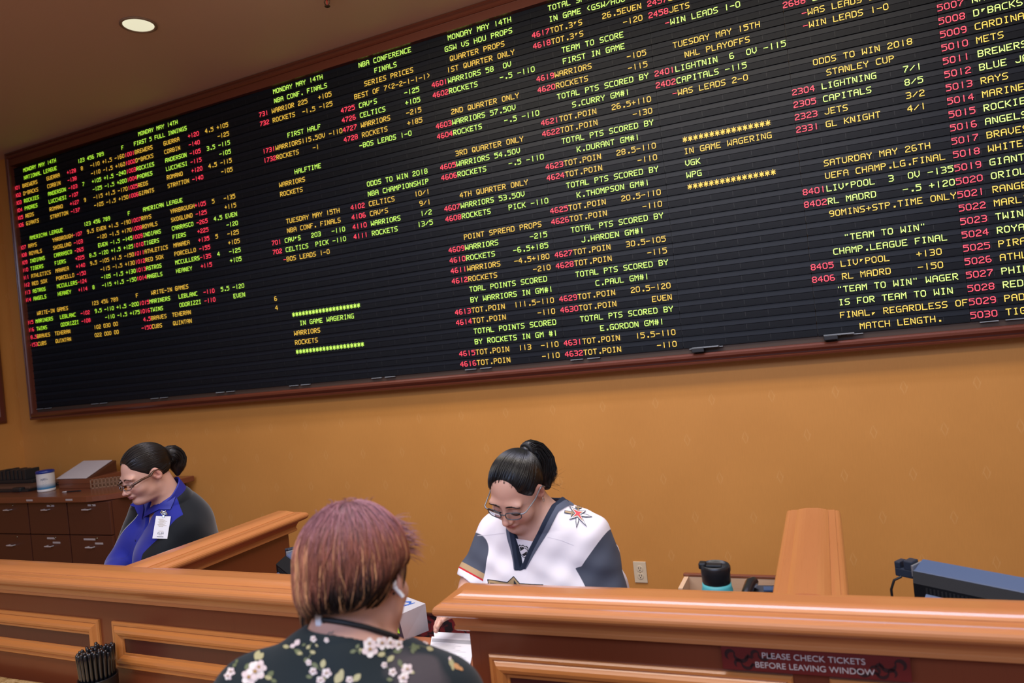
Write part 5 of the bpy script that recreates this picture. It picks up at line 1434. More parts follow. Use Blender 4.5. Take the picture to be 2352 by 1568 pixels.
    # crossed swords and star on the shoulders
    def star_patch(O, U, V, D_, k):
        fr = Frame2(jersey0, O, U, V, D_); m = MB()
        def blade(a, L0, L1, w_, mi, h): 
            c, s = math.cos(a), math.sin(a); pl = lambda u, v: (u*c-v*s, u*s+v*c)
            patch(m, fr, [(pl(x*k, y*k)) for x, y in ((L0, -w_), (L1*.55, -w_), (L1, 0), (L1*.55, w_), (L0, w_))], mi, h, 3, 2)
        for a, Lt, Lh in ((math.radians(-90), .0405, .026), (math.radians(-4), .0495, .045)):
            blade(a, -.002, Lt, .0052, 0, .0018); blade(a, .0, Lt-.006, .0030, 1, .0024)
            b_ = a+math.pi; c, s = math.cos(b_), math.sin(b_); pl = lambda u, v: ((u*c-v*s)*k, (u*s+v*c)*k)
            patch(m, fr, [pl(.008, -.0042), (pl(Lh, -.0042)), pl(Lh, .0042), pl(.008, .0042)], 0, .0018, 2, 2)
            patch(m, fr, [pl(.010, -.0024), (pl(Lh-.002, -.0024)), pl(Lh-.002, .0024), pl(.010, .0024)], 2, .0024, 2, 2)
            patch(m, fr, [pl(.016, -.0105), pl(.0215, -.0105), pl(.0215, .0105), pl(.016, .0105)], 0, .0027, 2, 2)
            patch(m, fr, [pl(.0172, -.009), pl(.0203, -.009), pl(.0203, .009), pl(.0172, .009)], 2, .0031, 2, 2)
        def star(q, r1, mi, h):
            pts = []
            tips = [(-46, .049), (23, .029), (149, .039), (217, .034)]
            for i, (a, R_) in enumerate(tips):
                a2 = tips[(i+1) % 4][0]+(360 if i == 3 else 0); pts.append((R_*q*math.cos(math.radians(a))*k, R_*q*math.sin(math.radians(a))*k)); mid = math.radians((a+a2)/2); pts.append((r1*math.cos(mid)*k, r1*math.sin(mid)*k))
            patch(m, fr, pts, mi, h, 4, 3)
        star(1.0, .0105, 0, .0034); star(.84, .0078, 1, .0040); star(.60, .0062, 2, .0045); star(.44, .0046, 3, .0050)
        return m
    g0 = grad(jersey0, [at(1327, 1183, 1.97)])[0]
    D1 = (at(1327, 1183, 2.0)-CAM); D1 /= np.linalg.norm(D1); U1 = T_.L; 
    V1 = np.cross(U1, D1); V1 /= np.linalg.norm(V1); V1 = V1 if V1[2] > 0 else -V1
    m = star_patch(at(1327, 1181, 1.75), U1, V1, D1, .98); finish(m, 'shoulder_patch', [navy, white, gold_m, redm], jo, 'star and crossed swords emblem')
    D2 = (at(1122, 1188, 2.0)-CAM); D2 /= np.linalg.norm(D2)
    m = star_patch(at(1150, 1152, 1.70), -U1, V1, D2, .98); finish(m, 'shoulder_patch', [navy, white, gold_m, redm], jo, 'star and crossed swords emblem')
    # chest crest, only its top shows over the rail
    m = MB(); pc = PxFrame(jersey0, 1.3)
    cr = [(1120, 1331), (1143, 1334), (1166, 1337), (1180, 1324), (1194, 1340), (1220, 1342), (1247, 1343), (1246, 1400), (1182, 1462), (1122, 1402)]
    gc = (1182, 1385)
    C_ = lambda k: [(gc[0]+(x-gc[0])*k, gc[1]+(y-gc[1])*k) for x, y in cr]
    patch(m, pc, C_(1.07), 0, .0016, 6, 4); patch(m, pc, C_(1.03), 1, .0022, 6, 4); patch(m, pc, C_(.985), 2, .0028, 6, 4)
    patch(m, pc, [(1125, 1338), (1162, 1342), (1160, 1362), (1127, 1360)], 1, .0034, 4, 4); patch(m, pc, [(1181, 1331), (1190, 1343), (1188, 1365), (1181, 1368)], 1, .0034, 3, 4); patch(m, pc, [(1198, 1347), (1240, 1349), (1238, 1365), (1200, 1362)], 1, .0034, 3, 4)
    finish(m, 'chest_crest', [white, blk, gold_m], jo, 'gold and black crest')
    # yoke seams
    m = MB(); band(m, pc, [(1097, 1230), (1118, 1229), (1160, 1224)], 1.0, 0, .0009, False, 6.0); band(m, pc, [(1257, 1233), (1290, 1241), (1318, 1252)], 1.0, 0, .0009, False, 6.0)
    join(jo, finish(m, 'yoke_seam', plain('seam_white', (.62, .58, .63), .6), jo))
    # trousers and shoes
    def trousers(P): return smax(smin(legs_sdf(P, J)-.012, T_.sdf(P, .012), .05), np.maximum(P[:, 2]-.80, .09-P[:, 2]), .01)
    sdf_obj('trousers', trousers, (-1.15, 1.95, .05), (-.5, 2.5, .84), .008, plain('trouser_black', (.02, .02, .022), .8), root)
    shoes(root, J, plain('shoe_black', (.012, .012, .013), .4))
    # hair combed back into a high tail
    hb = hair_mat('hair_black', (.0055, .0052, .0062), .34)
    bp = H.w(-.098, .012, .078)
    def shell(P):
        q = H.loc(P); d = ell(q, (-.016, 0, .034), (.103, .0825, .0920)); m_ = np.abs(q[:, 1])
        cut = q[:, 0]-np.interp(q[:, 2], [-.05, -.03, 0, .03, .06, .1, .13], [.0, .012, .026, .047, .060, .053, .034]); cut = smax(cut, -ell(np.stack([q[:, 0], m_, q[:, 2]], 1), (-.006, .088, -.012), (.026, .03, .040)), .004)
        d = d+.0075*np.exp(np.minimum(cut, 0)/.014)
        low = -.052-q[:, 2]-.3*np.clip(-q[:, 0]-.03, 0, 1)
        return smax(smax(d, cut, .006), low, .006)*H.k
    tail_c = [bp, H.w(-.128, .018, .094), H.w(-.155, .030, .070), H.w(-.165, .040, .02), H.w(-.150, .046, -.04), H.w(-.125, .048, -.085)]
    tail_c = [bp, bp+A_(.006, .020, .006), bp+A_(.016, .040, -.008), bp+A_(.030, .052, -.040), bp+A_(.038, .052, -.075), bp+A_(.040, .044, -.110)]
    tail_r = [.014, .022, .030, .034, .032, .020]
    def hair(P):
        d = shell(P); t = chain(P, tail_c, [r*.8 for r in tail_r], .02); return smin(d, t, .012)
    ho = sdf_obj('hair', hair, H.O-.25, H.O+.25, min(RES, .003), hb, root)
    st = sleek_hair(H, shell, bp, 2600, 5); strands_obj('hair_strands', st, np.random.default_rng(1).uniform(.0007, .0014, len(st)), hb, root)
    tl = lock_hair(tail_c, [r*1.22 for r in tail_r], 700, 9, 14, .002); strands_obj('ponytail', tl, np.full(len(tl), .0013), hb, root)
    fl = []
    for i in range(9):
        p0 = tail_c[-1]+np.array([rnd.uniform(-.01, .02), 0, rnd.uniform(0, .05)]); fl.append([p0+np.array([.007*k+.0015*k*k*rnd.random(), 0, -.006*k+.0012*k*k*(i % 3)]) for k in range(6)])
    strands_obj('loose_hairs', fl, np.full(len(fl), .0005), hb, root)
    m = MB(); t_ = np.array(tail_c[1])-np.array(tail_c[0]); t_ = t_/np.linalg.norm(t_); a = np.cross(t_, [1, 0, 0]); a /= np.linalg.norm(a); bb = np.cross(t_, a)
    m.tube([bp+t_*.008+(a*math.cos(x)+bb*math.sin(x))*.019 for x in np.linspace(0, 2*math.pi, 21)], .0045, 0, 8); finish(m, 'hair_tie', plain('tie_black', (.01, .01, .012), .8))
    lash_brow(root, H, hb, .025, 2)
    glasses(root, H, [plain('spectacle_grey', (.05, .06, .075), .25, .3), plain('temple_silver', (.22, .23, .26), .3, .6)], .013, .050, .027)
    m = MB(); e = march(H.sdf, [H.w(-.008, .13, -.034)], [-H.R[:, 1]])[0]
    for k in range(1): m.tube([e+H.R[:, 0]*.004*math.cos(x)+H.R[:, 1]*.004+H.R[:, 2]*(.008*math.sin(x)-.007) for x in np.linspace(0, 2*math.pi, 15)], .0011, 0, 6)
    finish(m, 'earring', plain('earring_silver', (.8, .78, .75), .15, 1.0), None, 'small silver hoop')
    m = MB(); ch = [T_.w(.3, x, T_.H*z) for x, z in ((-.05, 1.0), (-.045, .93), (-.035, .86), (-.018, .80))]
    q = march(body, ch, np.tile(-T_.N, (4, 1)), 40); m.tube([p+T_.N*.002 for p in q], .0009, 0, 6); finish(m, 'necklace', plain('chain_gold', (.75, .6, .4), .25, 1.0))
    r_ = MB(); i_ = hR.tips[0]
    return root
if os.environ.get('NOPEOPLE') != '1': clerk_jersey()

# ------------------------------------------------------------------ the clerk in blue
def clerk_blue():
    root = empty('person', (-2.72, 2.36, 0.0)); tag(root, 'person in a blue and black shirt with a name badge, glasses and ponytail, looking down', 'person')
    H = Head((-2.700, 2.165, 1.370), -105, 20, 2, 1.0, .79)
    NB = np.array((-2.672, 2.265, 1.232)); PEL = np.array((-2.75, 2.39, 0.80))
    T_ = Torso(PEL, NB, -120, [(-.22, .165, .135, 0), (0, .20, .165, 0), (.25, .19, .165, .02), (.5, .18, .155, .02), (.72, .175, .135, .01), (.88, .145, .10, 0), (1.0, .085, .07, 0), (1.04, .06, .05, 0)], (.56, .082, .112, .086))
    shR, shL = np.array((-2.862, 2.295, 1.178)), np.array((-2.640, 2.32, 1.140))
    elR, wrR = np.array((-2.90, 2.17, 0.985)), np.array((-2.80, 1.98, 0.958)); elL, wrL = np.array((-2.64, 2.26, 0.975)), np.array((-2.66, 2.02, 0.958))
    hR = hand_sdf(wrR, (.15, -.7, -.12), (0, -.1, -1), 1, (.25, .28, .32, .36), .08, (.9, .6)); hL = hand_sdf(wrL, (-.2, -.7, -.12), (0, -.1, -1), -1, (.25, .28, .32, .36), .08, (.9, .6))
    J = legs(PEL, T_.L, 0.0, .12, 1.05)
    skull = H.w(-.03, 0, -.055)
    def arms(P, g=0.0): return np.minimum(chain(P, [shR, elR, wrR], [.062+g, .050+g, .027+g*.5], .02), chain(P, [shL, elL, wrL], [.064+g, .052+g, .027+g*.5], .02))
    def torso(P, g=0.0):
        d = T_.sdf(P, g); c = np.minimum(cone(P, NB+A_(0, .01, -.01), shR, .060+g, .060+g), cone(P, NB+A_(0, .01, -.01), shL, .062+g, .062+g)); return smin(d, c, .05)
    def body(P):
        d = torso(P); d = smin(d, arms(P), .03); d = smin(d, cone(P, NB-A_(0, -.01, .05), skull, .064, .058), .03)
        d = smin(d, H.sdf(P, .004), .022); d = smin(d, ell(H.loc(P), (.028, 0, -.112), (.05, .042, .020)), .03)
        d = smin(d, hR(P), .012); d = smin(d, hL(P), .012); return smin(d, legs_sdf(P, J), .04)
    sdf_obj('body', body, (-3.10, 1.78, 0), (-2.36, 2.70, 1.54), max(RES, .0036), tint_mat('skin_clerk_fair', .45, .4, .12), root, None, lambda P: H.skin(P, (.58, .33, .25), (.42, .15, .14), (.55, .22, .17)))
    def folds(P): return .004*np.sin(P[:, 0]*30+P[:, 1]*22+P[:, 2]*34+2*np.sin(P[:, 2]*15))*np.clip((1.2-P[:, 2])/.12, 0, 1)
    def core(P): return torso(P, .014)
    def shirt0(P):
        sl = np.minimum(chain(P, [shR, elR, wrR+(elR-wrR)*.5], [.076, .066, .046], .02), chain(P, [shL, elL, wrL+(elL-wrL)*.5], [.078, .068, .046], .02))
        d = smin(core(P), sl, .035)+folds(P); return smax(d, .72-P[:, 2], .01)
    VT = T_.H*.80
    def vcut(P):
        q = T_.loc(P); t = q[:, 2]-VT; w_ = np.interp(t, [0, .03, .10, .16], [0, .016, .045, .060])
        s = np.maximum(np.abs(q[:, 1]+.004)-w_, -t); s = np.where(q[:, 0] > .0, s, .5); nk = cone(P, NB+A_(-.006, .012, -.02), skull, .070, .070); return np.minimum(s*.8, nk)
    def shirt(P): return smax(shirt0(P), -vcut(P), .003)
    def side(P):
        q = T_.loc(P); t = q[:, 2]/T_.H; l = q[:, 1]
        wl = np.interp(t, [.2, .5, .72, .86, .96, 1.05], [.16, .150, .112, .128, .12, .09]); wr = np.interp(t, [.2, .5, .72, .86, 1.0], [.125, .130, .110, .095, .08])
        s = np.where(l > 0, l-wl, -l-wr); return np.where(q[:, 0] > -.004, s, np.maximum(s, -.004-q[:, 0]))
    placket = lambda P: np.minimum(.0011-np.abs(T_.loc(P)[:, 1]+.020), VT-.002-T_.loc(P)[:, 2])
    blue, black = (.014, .020, .25), (.003, .0045, .0065)
    mat = region_mat('shirt_cloth', blue, [('placket', (.010, .014, .16)), ('piping', (.42, .40, .34)), ('side', black)], .6, .08, 700, .3)
    so = sdf_obj('shirt', shirt, (-3.10, 1.90, .68), (-2.36, 2.70, 1.32), max(RES, .0036), mat, root, {'side': lambda P: side(P)-.0022, 'piping': lambda P: np.where(T_.loc(P)[:, 1] < 0, side(P)+.0008, -1), 'placket': placket})
    org = np.array(root.location)
    def finish(m, name, mats, parent=None, lab=None):
        m.v = [tuple(np.array(v)-org) for v in m.v]; o = m.build(name, mats, parent or root)
        if lab: part(o, lab)
        return o
    bl = plain('collar_blue', blue, .6); fr = Frame2(shirt0, T_.w(.45, 0, VT), T_.L, T_.T, -T_.N)
    # collar: stand round the neck and two pointed leaves
    ax = skull-NB; ax = ax/np.linalg.norm(ax)
    def stand(P):
        h = (P-NB)@ax.astype(np.float32); q = T_.loc(P); nk = cone(P, NB+A_(-.006, .012, -.02), skull, .076, .068)
        top = .088-.45*np.clip(q[:, 0]+.07, 0, .25)
        return smax(np.abs(nk-.002)-.0035, np.maximum(h-top, -h-.01), .003)
    cs_ = sdf_obj('collar_stand', stand, NB-.14, NB+.16, .004, bl, so)
    m = MB()
    px = lambda L: [(200+x/5.6, 980+y/5.6) for x, y in L]
    pf = PxFrame(shirt0, 1.6)
    for poly in ([(1192, 690), (1205, 770), (1140, 900), (1075, 1065), (935, 1065), (735, 1165), (800, 1060), (960, 940), (1080, 800), (1150, 715)], [(610, 985), (735, 975), (745, 1060), (722, 1190), (660, 1110), (620, 1030), (565, 1010)]):
        q = px(poly); patch(m, pf, q, 0, .006, 5, 4); patch(m, pf, [(x, y+.4) for x, y in q], 0, .0015, 4, 4)
    finish(m, 'collar_leaf', bl, so)
    m = MB()
    for v in (-.035, -.125, -.215):
        q = fr.put([(-.012, v)], .0015)[0]; m.lathe([(0, .0015), (.004, .0015), (.0048, 0)], 0, 14, Matrix.Translation(q) @ Vector(T_.N).to_track_quat('Z', 'Y').to_matrix().to_4x4())
    finish(m, 'buttons', plain('button_blue', (.015, .02, .12), .3), so)
    # badge with clip, hanging at her left breast
    c = at(373, 1211, 2.30); d = c-CAM; d /= np.linalg.norm(d); q = march(shirt0, [c-d*.4], [d])[0]; n_ = grad(shirt0, [q])[0]; n_ = n_*.3-d*.7; n_ = n_/np.linalg.norm(n_)
    r_ = np.cross(A_(0, 0, 1), n_); r_ /= np.linalg.norm(r_); u_ = np.cross(n_, r_); r2 = r_*math.cos(-.20)+u_*math.sin(-.20); u2 = np.cross(n_, r2); o_ = q+n_*.015
    M4 = Matrix(((r2[0], u2[0], n_[0], o_[0]), (r2[1], u2[1], n_[1], o_[1]), (r2[2], u2[2], n_[2], o_[2]), (0, 0, 0, 1)))
    m = MB(); m.box((-.029, -.046, -.0008), (.029, .046, .0008), 0, .0006, M4)
    def mark(x0, y0, x1, y1, mi): m.add([tuple(M4 @ Vector((x, y, .0011))) for x, y in ((x0, y0), (x1, y0), (x1, y1), (x0, y1))], [(0, 1, 2, 3)], mi)
    for i in range(9): mark(-.018+.003*(i % 3), .034-.006*i*.62, .002+.004*((i*2) % 5), .0325-.006*i*.62, 2)
    mark(-.010, -.0145, .010, -.0165, 2)
    for i, ch in enumerate('ELBA'):
        for j in range(7):
            for k in range(5):
                if GLYPH[ch][j][k]: x = -.0115+i*.006+k*.00095; y = -.020-j*.00115; mark(x, y, x+.001, y-.0012, 1)
    mark(-.006, -.031, .006, -.0325, 2); mark(-.013, -.037, .013, -.0395, 1); mark(-.005, .041, .005, .0435, 1)
    bo = finish(m, 'name_badge', [plain('badge_white', (.78, .76, .78), .4), plain('badge_ink', (.02, .02, .03), .5), plain('badge_tan', (.45, .36, .25), .5)], None, 'white name badge')
    m = MB(); m.box((-.004, .040, -.002), (.004, .066, .002), 0, .001, M4); m.box((-.009, .052, .001), (.009, .066, .004), 0, .001, M4)
    for i in range(8):
        a = i*.8; p_ = M4 @ Vector((-.012+.0035*i, .060+.006*math.sin(a*2), .004)); m.lathe([(0, .004), (.0035, .0025), (.004, 0)], 0, 8, Matrix.Translation(p_) @ Vector(n_).to_track_quat('Z', 'Y').to_matrix().to_4x4())
    finish(m, 'badge_clip', plain('clip_silver', (.5, .5, .5), .25, 1.0), bo, 'jewelled silver clip')
    def trousers(P): return smax(smin(legs_sdf(P, J)-.012, T_.sdf(P, .012), .05), np.maximum(P[:, 2]-.80, .09-P[:, 2]), .01)
    sdf_obj('trousers', trousers, (-3.0, 2.15, .05), (-2.35, 2.72, .84), .008, plain('trouser_black', (.02, .02, .022), .8), root); shoes(root, J, plain('shoe_black', (.012, .012, .013), .4))
    # hair
    hb = hair_mat('hair_dark_brown', (.013, .0095, .0085), .36)
    bp = H.w(-.100, .0, .030)
    def shell(P):
        q = H.loc(P); m_ = np.abs(q[:, 1]); d = ell(q, (-.016, 0, .036), (.104, .083, .0945))
        cut = q[:, 0]-np.interp(q[:, 2], [-.05, -.03, 0, .03, .06, .1, .13], [-.01, .0, .014, .040, .062, .062, .04]); cut = smax(cut, -ell(np.stack([q[:, 0], m_, q[:, 2]], 1), (-.008, .088, -.012), (.024, .03, .036)), .004)
        d = d+.0075*np.exp(np.minimum(cut, 0)/.014); low = -.052-q[:, 2]-.3*np.clip(-q[:, 0]-.03, 0, 1); return smax(smax(d, cut, .006), low, .006)*H.k
    B_ = lambda *p: H.w(*p)
    tail_c = [bp, B_(-.116, .0, .034), B_(-.134, .0, .020), B_(-.142, .0, -.014), B_(-.134, .0, -.05), B_(-.120, .0, -.085)]; tail_r = [.014, .030, .040, .040, .032, .014]
    def hair(P): return smin(shell(P), chain(P, tail_c, [r*.8 for r in tail_r], .02), .012)
    sdf_obj('hair', hair, H.O-.27, H.O+.27, max(RES, .0034), hb, root)
    st = sleek_hair(H, shell, bp, 1800, 15); strands_obj('hair_strands', st, np.random.default_rng(1).uniform(.0008, .0015, len(st)), hb, root)
    tl = lock_hair(tail_c, [r*1.15 for r in tail_r], 600, 19, 12, .003); strands_obj('ponytail', tl, np.full(len(tl), .0012), hb, root)
    m = MB(); t_ = tail_c[1]-tail_c[0]; t_ = t_/np.linalg.norm(t_); a = np.cross(t_, [0, 0, 1]); a /= np.linalg.norm(a); bb = np.cross(t_, a)
    m.tube([bp+t_*.008+(a*math.cos(x)+bb*math.sin(x))*.020 for x in np.linspace(0, 2*math.pi, 21)], .005, 0, 8); finish(m, 'hair_tie', plain('tie_black', (.01, .01, .012), .8))
    lash_brow(root, H, hb, .025, 4)
    lp, N, L, b = nt('leopard_acetate'); tc = N.new('ShaderNodeTexCoord'); vo = N.new('ShaderNodeTexVoronoi'); vo.inputs['Scale'].default_value = 260; L.new(tc.outputs['Object'], vo.inputs['Vector']); cr = N.new('ShaderNodeValToRGB')
    cr.color_ramp.elements[0].position = .30; cr.color_ramp.elements[0].color = (.012, .007, .006, 1); cr.color_ramp.elements[1].position = .48; cr.color_ramp.elements[1].color = (.09, .038, .02, 1); L.new(vo.outputs['Distance'], cr.inputs[0]); L.new(cr.outputs[0], b.inputs['Base Color']); setp(b, Roughness=.2)
    g = glasses(root, H, [plain('rim_silver', (.35, .34, .38), .25, .9), lp], .008, .050, .026)
    m = MB()
    for s in (-1, 1): m.tube([H.w(.091, s*.067, .004), H.w(.080, s*.0755, .006), H.w(.05, s*.080, .008), H.w(.015, s*.0835, .005), H.w(-.004, s*.087, .016)], .0044, 0, 8, True, [1.2, 1.3, 1.2, .9, .6])
    finish(m, 'temples', lp, g, 'leopard patterned side arms')
    return root
if os.environ.get('NOPEOPLE') != '1':
    clerk_blue()
    m = MB(); m.box((-3.35, 1.77, 0.862), (-2.30, 1.97, 0.90), 0, 0.005); m.box((-3.34, 1.78, 0.0), (-3.31, 1.95, 0.862)); m.box((-2.34, 1.78, 0.0), (-2.31, 1.95, 0.862))
    tag(m.build('teller_worktop', CABT()), 'teller worktop in front of the woman in blue, hidden behind the left rail', 'worktop')

# ------------------------------------------------------------------ the customer seen from behind
def customer():
    root = empty('person', (-0.72, 0.90, 0.0)); tag(root, 'person with short auburn hair in a dark floral blouse, seen from behind at the gap', 'person')
    H = Head((-0.772, 1.012, 1.377), 105, 12, -3, 1.0, .82)
    NB = np.array((-0.757, .955, 1.288)); PEL = np.array((-.70, .87, .82))
    T_ = Torso(PEL, NB, 118, [(-.22, .165, .135, 0), (0, .20, .16, 0), (.25, .175, .145, .01), (.5, .18, .145, .0), (.74, .185, .125, -.01), (.90, .15, .095, -.01), (1.0, .085, .07, 0), (1.04, .062, .055, 0)], (.58, .080, .105, .075))
    shR, shL = np.array((-.640, 1.02, 1.168)), np.array((-.910, .895, 1.212))
    elR, wrR = np.array((-.625, 1.12, .97)), np.array((-.84, 1.33, .955)); elL, wrL = np.array((-1.00, .98, .96)), np.array((-1.08, 1.27, .955))
    hR = hand_sdf(wrR, (-.8, .7, -.12), (0, 0, -1), -1, (.2, .24, .28, .32), .08, (.9, .6)); hL = hand_sdf(wrL, (-.1, .9, -.12), (0, 0, -1), 1, (.2, .24, .28, .32), .08, (.9, .6))
    F = np.array([math.cos(math.radians(118)), math.sin(math.radians(118)), 0]); J = legs(PEL, T_.L, .02, .12, 1.05, F)
    skull = H.w(-.03, 0, -.05)
    def arms(P, g=0.0): return np.minimum(chain(P, [shR, elR, wrR], [.060+g, .047+g, .026+g*.6], .02), chain(P, [shL, elL, wrL], [.060+g, .047+g, .026+g*.6], .02))
    def torso(P, g=0.0):
        d = T_.sdf(P, g); c = np.minimum(cone(P, NB+A_(.02, -.005, -.045), shR, .046+g, .056+g), cone(P, NB+A_(0, -.012, -.012), shL, .058+g, .056+g)); return smin(d, c, .05)
    def body(P):
        d = torso(P); d = smin(d, arms(P), .03); d = smin(d, cone(P, NB-A_(.014, .0, .05), skull-A_(.016, .004, 0), .054, .050), .028)
        d = smin(d, H.sdf(P, .006), .022); d = smin(d, ell(H.loc(P), (.028, 0, -.112), (.05, .044, .02)), .03)
        d = smin(d, hR(P), .012); d = smin(d, hL(P), .012); return smin(d, legs_sdf(P, J), .04)
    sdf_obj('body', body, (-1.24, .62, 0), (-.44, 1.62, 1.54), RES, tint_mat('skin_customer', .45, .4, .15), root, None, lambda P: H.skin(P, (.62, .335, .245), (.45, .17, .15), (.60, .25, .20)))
    def folds(P): return .003*np.sin(P[:, 0]*42+P[:, 1]*20+P[:, 2]*25+2*np.sin(P[:, 2]*21))*np.clip((1.25-P[:, 2])/.1, 0, 1)
    def blouse0(P):
        sl = np.minimum(chain(P, [shR, elR, wrR+(elR-wrR)*.15], [.070, .062, .042], .02), chain(P, [shL, elL, wrL+(elL-wrL)*.15], [.070, .062, .042], .02))
        d = smin(torso(P, .011), sl, .035)+folds(P); return smax(d, .74-P[:, 2], .01)
    ncut = lambda P: smax(cone(P, NB+A_(.012, .020, -.040), skull+A_(0, 0, .05), .082, .080), -.02-((P-NB)@A_(.12, .33, .94))-.004, .006)
    def blouse(P): return smax(blouse0(P), -ncut(P), .003)
    sheer_c = march(blouse0, [at(965, 1545, .6)], [at(965, 1545, 1.0)-CAM], 50)[0]
    sheer = lambda P: .048-np.sqrt((((P-sheer_c)/A_(1.1, 1.0, .8))**2).sum(1))+.006*np.sin(P[:, 0]*150)
    mt = region_mat('blouse_chiffon', (.0085, .0155, .020), [('sheer', (.060, .050, .056))], .62, .06, 900, .1)
    # the sheer patch fades in: widen its edge
    for n in mt.node_tree.nodes:
        if n.type == 'MAP_RANGE': n.inputs[1].default_value = -.006; n.inputs[2].default_value = .010
    bo = sdf_obj('blouse', blouse, (-1.24, .62, .70), (-.44, 1.45, 1.36), RES, mt, root, {'sheer': sheer})
    org = np.array(root.location)
    def finish(m, name, mats, parent=None, lab=None):
        m.v = [tuple(np.array(v)-org) for v in m.v]; o = m.build(name, mats, parent or root)
        if lab: part(o, lab)
        return o
    # the floral print
    pf = PxFrame(blouse0, .55); m = MB(); r = random.Random(11)
    X = lambda x, y: (520+x/3.92, 1380+y/3.92)
    def flower(x, y, rad, a0=0.0, pet=5, mi=0, squash=1.0):
        cx, cy = X(x, y); rad = rad/3.92
        for k in range(pet):
            a = a0+2*math.pi*k/pet; px_, py_ = cx+rad*.52*math.cos(a), cy+rad*.52*math.sin(a)*squash; pts = []
            for i in range(10):
                t = 2*math.pi*i/10; w_ = rad*(.50+.05*r.random()); e = rad*(.42+.05*r.random())
                u, v = w_*math.cos(t), e*math.sin(t); pts.append((px_+u*math.cos(a)-v*math.sin(a), py_+(u*math.sin(a)+v*math.cos(a))*squash))
            patch(m, pf, pts, mi if k % 2 else mi+1, .0010+.0003*k, 2)
        pts = [(cx+rad*.22*math.cos(t), cy+rad*.22*math.sin(t)) for t in np.linspace(0, 2*math.pi, 9)[:-1]]; patch(m, pf, pts, 4, .0028, 1)
        for k in range(pet):
            a = a0+2*math.pi*(k+.5)/pet; patch(m, pf, [(cx+rad*q*math.cos(a+o), cy+rad*q*math.sin(a+o)) for q, o in ((.2, -.25), (.5, 0), (.2, .25))], 5, .0026, 1)
    def leaf(x, y, L_, a, mi, w_=.30):
        cx, cy = X(x, y); L_ /= 3.92; pts = []
        for t in np.linspace(0, 1, 7): pts.append((t-.5, w_*math.sin(math.pi*t)**.8))
        for t in np.linspace(1, 0, 7)[1:-1]: pts.append((t-.5, -w_*math.sin(math.pi*t)**.8))
        c, s = math.cos(a), math.sin(a); patch(m, pf, [(cx+(u*c-v*s)*L_, cy+(u*s+v*c)*L_) for u, v in pts], mi, .0009, 2)
    def stem(pts, mi=2): band(m, pf, [X(*p) for p in pts], 1.6, mi, .0007, False, 3.0)
    for f in ((1290, 440, 78, .3), (1285, 390, 60, 1.), (1395, 385, 62, .2), (1470, 385, 55, .9), (1545, 400, 48, .4), (265, 640, 92, .5), (210, 690, 80, 1.2), (300, 600, 70, .1), (905, 650, 48, .2), (785, 635, 38, .5), (745, 555, 30, .8), (850, 715, 40, .2), (1625, 620, 56, .4), (1495, 645, 40, .1), (1590, 700, 52, .9), (1110, 712, 36, .3), (1420, 580, 30, .5), (1800, 362, 36, .2), (1875, 376, 40, .6), (788, 345, 30, .2), (345, 332, 40, .5), (190, 432, 34, .1), (45, 640, 40, .4), (20, 680, 38, .9), (1930, 400, 26, .2), (905, 355, 24, .4)):
        flower(f[0], f[1], f[2]*.92, f[3])
    for f in ((640, 375, 70, -.9), (600, 405, 55, -.4)): leaf(f[0], f[1], f[2], f[3], 1, .34)
    leaf(2025, 560, 90, 1.25, 3, .26); leaf(2070, 590, 80, .75, 6, .28); leaf(2105, 610, 60, .6, 6, .26); leaf(2035, 600, 60, 1.4, 3, .22); leaf(2010, 520, 40, -1.3, 1, .3)
    for f in ((280, 490, 95, -1.1), (310, 500, 80, -.9), (195, 590, 80, -.9), (400, 660, 80, -.9), (380, 690, 70, .2), (540, 412, 60, .15), (650, 460, 80, .5), (660, 470, 60, .2), (740, 415, 50, -.9), (780, 462, 55, .3), (715, 530, 50, -1.2), (800, 580, 75, .7), (872, 565, 85, -1.35), (1015, 690, 130, -1.0), (1035, 650, 80, -1.3), (748, 682, 60, .2), (1175, 690, 95, -.85), (1140, 455, 60, -.5), (1180, 410, 50, -.9), (1200, 462, 40, 1.2), (1395, 482, 75, -.2), (1540, 450, 85, -.15), (1478, 520, 80, -.8), (1690, 418, 80, 1.2), (1675, 450, 60, 1.45), (1830, 432, 70, .25), (1562, 560, 70, 1.4), (1470, 708, 60, .0), (1665, 640, 60, .3), (120, 485, 50, -.8), (75, 580, 50, -.9), (430, 720, 60, .2), (1725, 420, 40, .9), (1210, 440, 40, .5), (880, 700, 40, .9), (700, 395, 40, -.5), (815, 400, 34, .9), (1590, 590, 40, -.4), (95, 545, 40, -1.2), (150, 470, 44, -.2)):
        leaf(f[0], f[1], f[2], f[3]+r.uniform(-.15, .15), 2 if r.random() < .5 else 3)
    for s in ([(790, 345), (745, 420), (770, 470), (725, 540), (790, 580), (880, 640)], [(560, 412), (650, 450), (690, 490)], [(1140, 455), (1210, 440), (1290, 450)], [(1460, 400), (1400, 480), (1480, 530), (1420, 580), (1500, 640)], [(280, 540), (230, 600), (180, 650)], [(1640, 420), (1720, 400), (1850, 430)]): stem(s)
    fp_ = finish(m, 'floral_print', [plain('petal_white', (.66, .60, .58), .6), plain('petal_pink', (.60, .49, .49), .6), plain('leaf_olive', (.10, .12, .055), .6), plain('leaf_straw', (.36, .33, .17), .6), plain('stamen_ochre', (.30, .17, .05), .6), plain('petal_shade', (.34, .24, .23), .6), plain('petal_orange', (.50, .25, .10), .6)], bo); join(bo, fp_); part(bo, 'dark blouse printed with white, olive and straw flowers')
    def trousers(P): return smax(smin(legs_sdf(P, J)-.012, T_.sdf(P, .012), .05), np.maximum(P[:, 2]-.82, .09-P[:, 2]), .01)
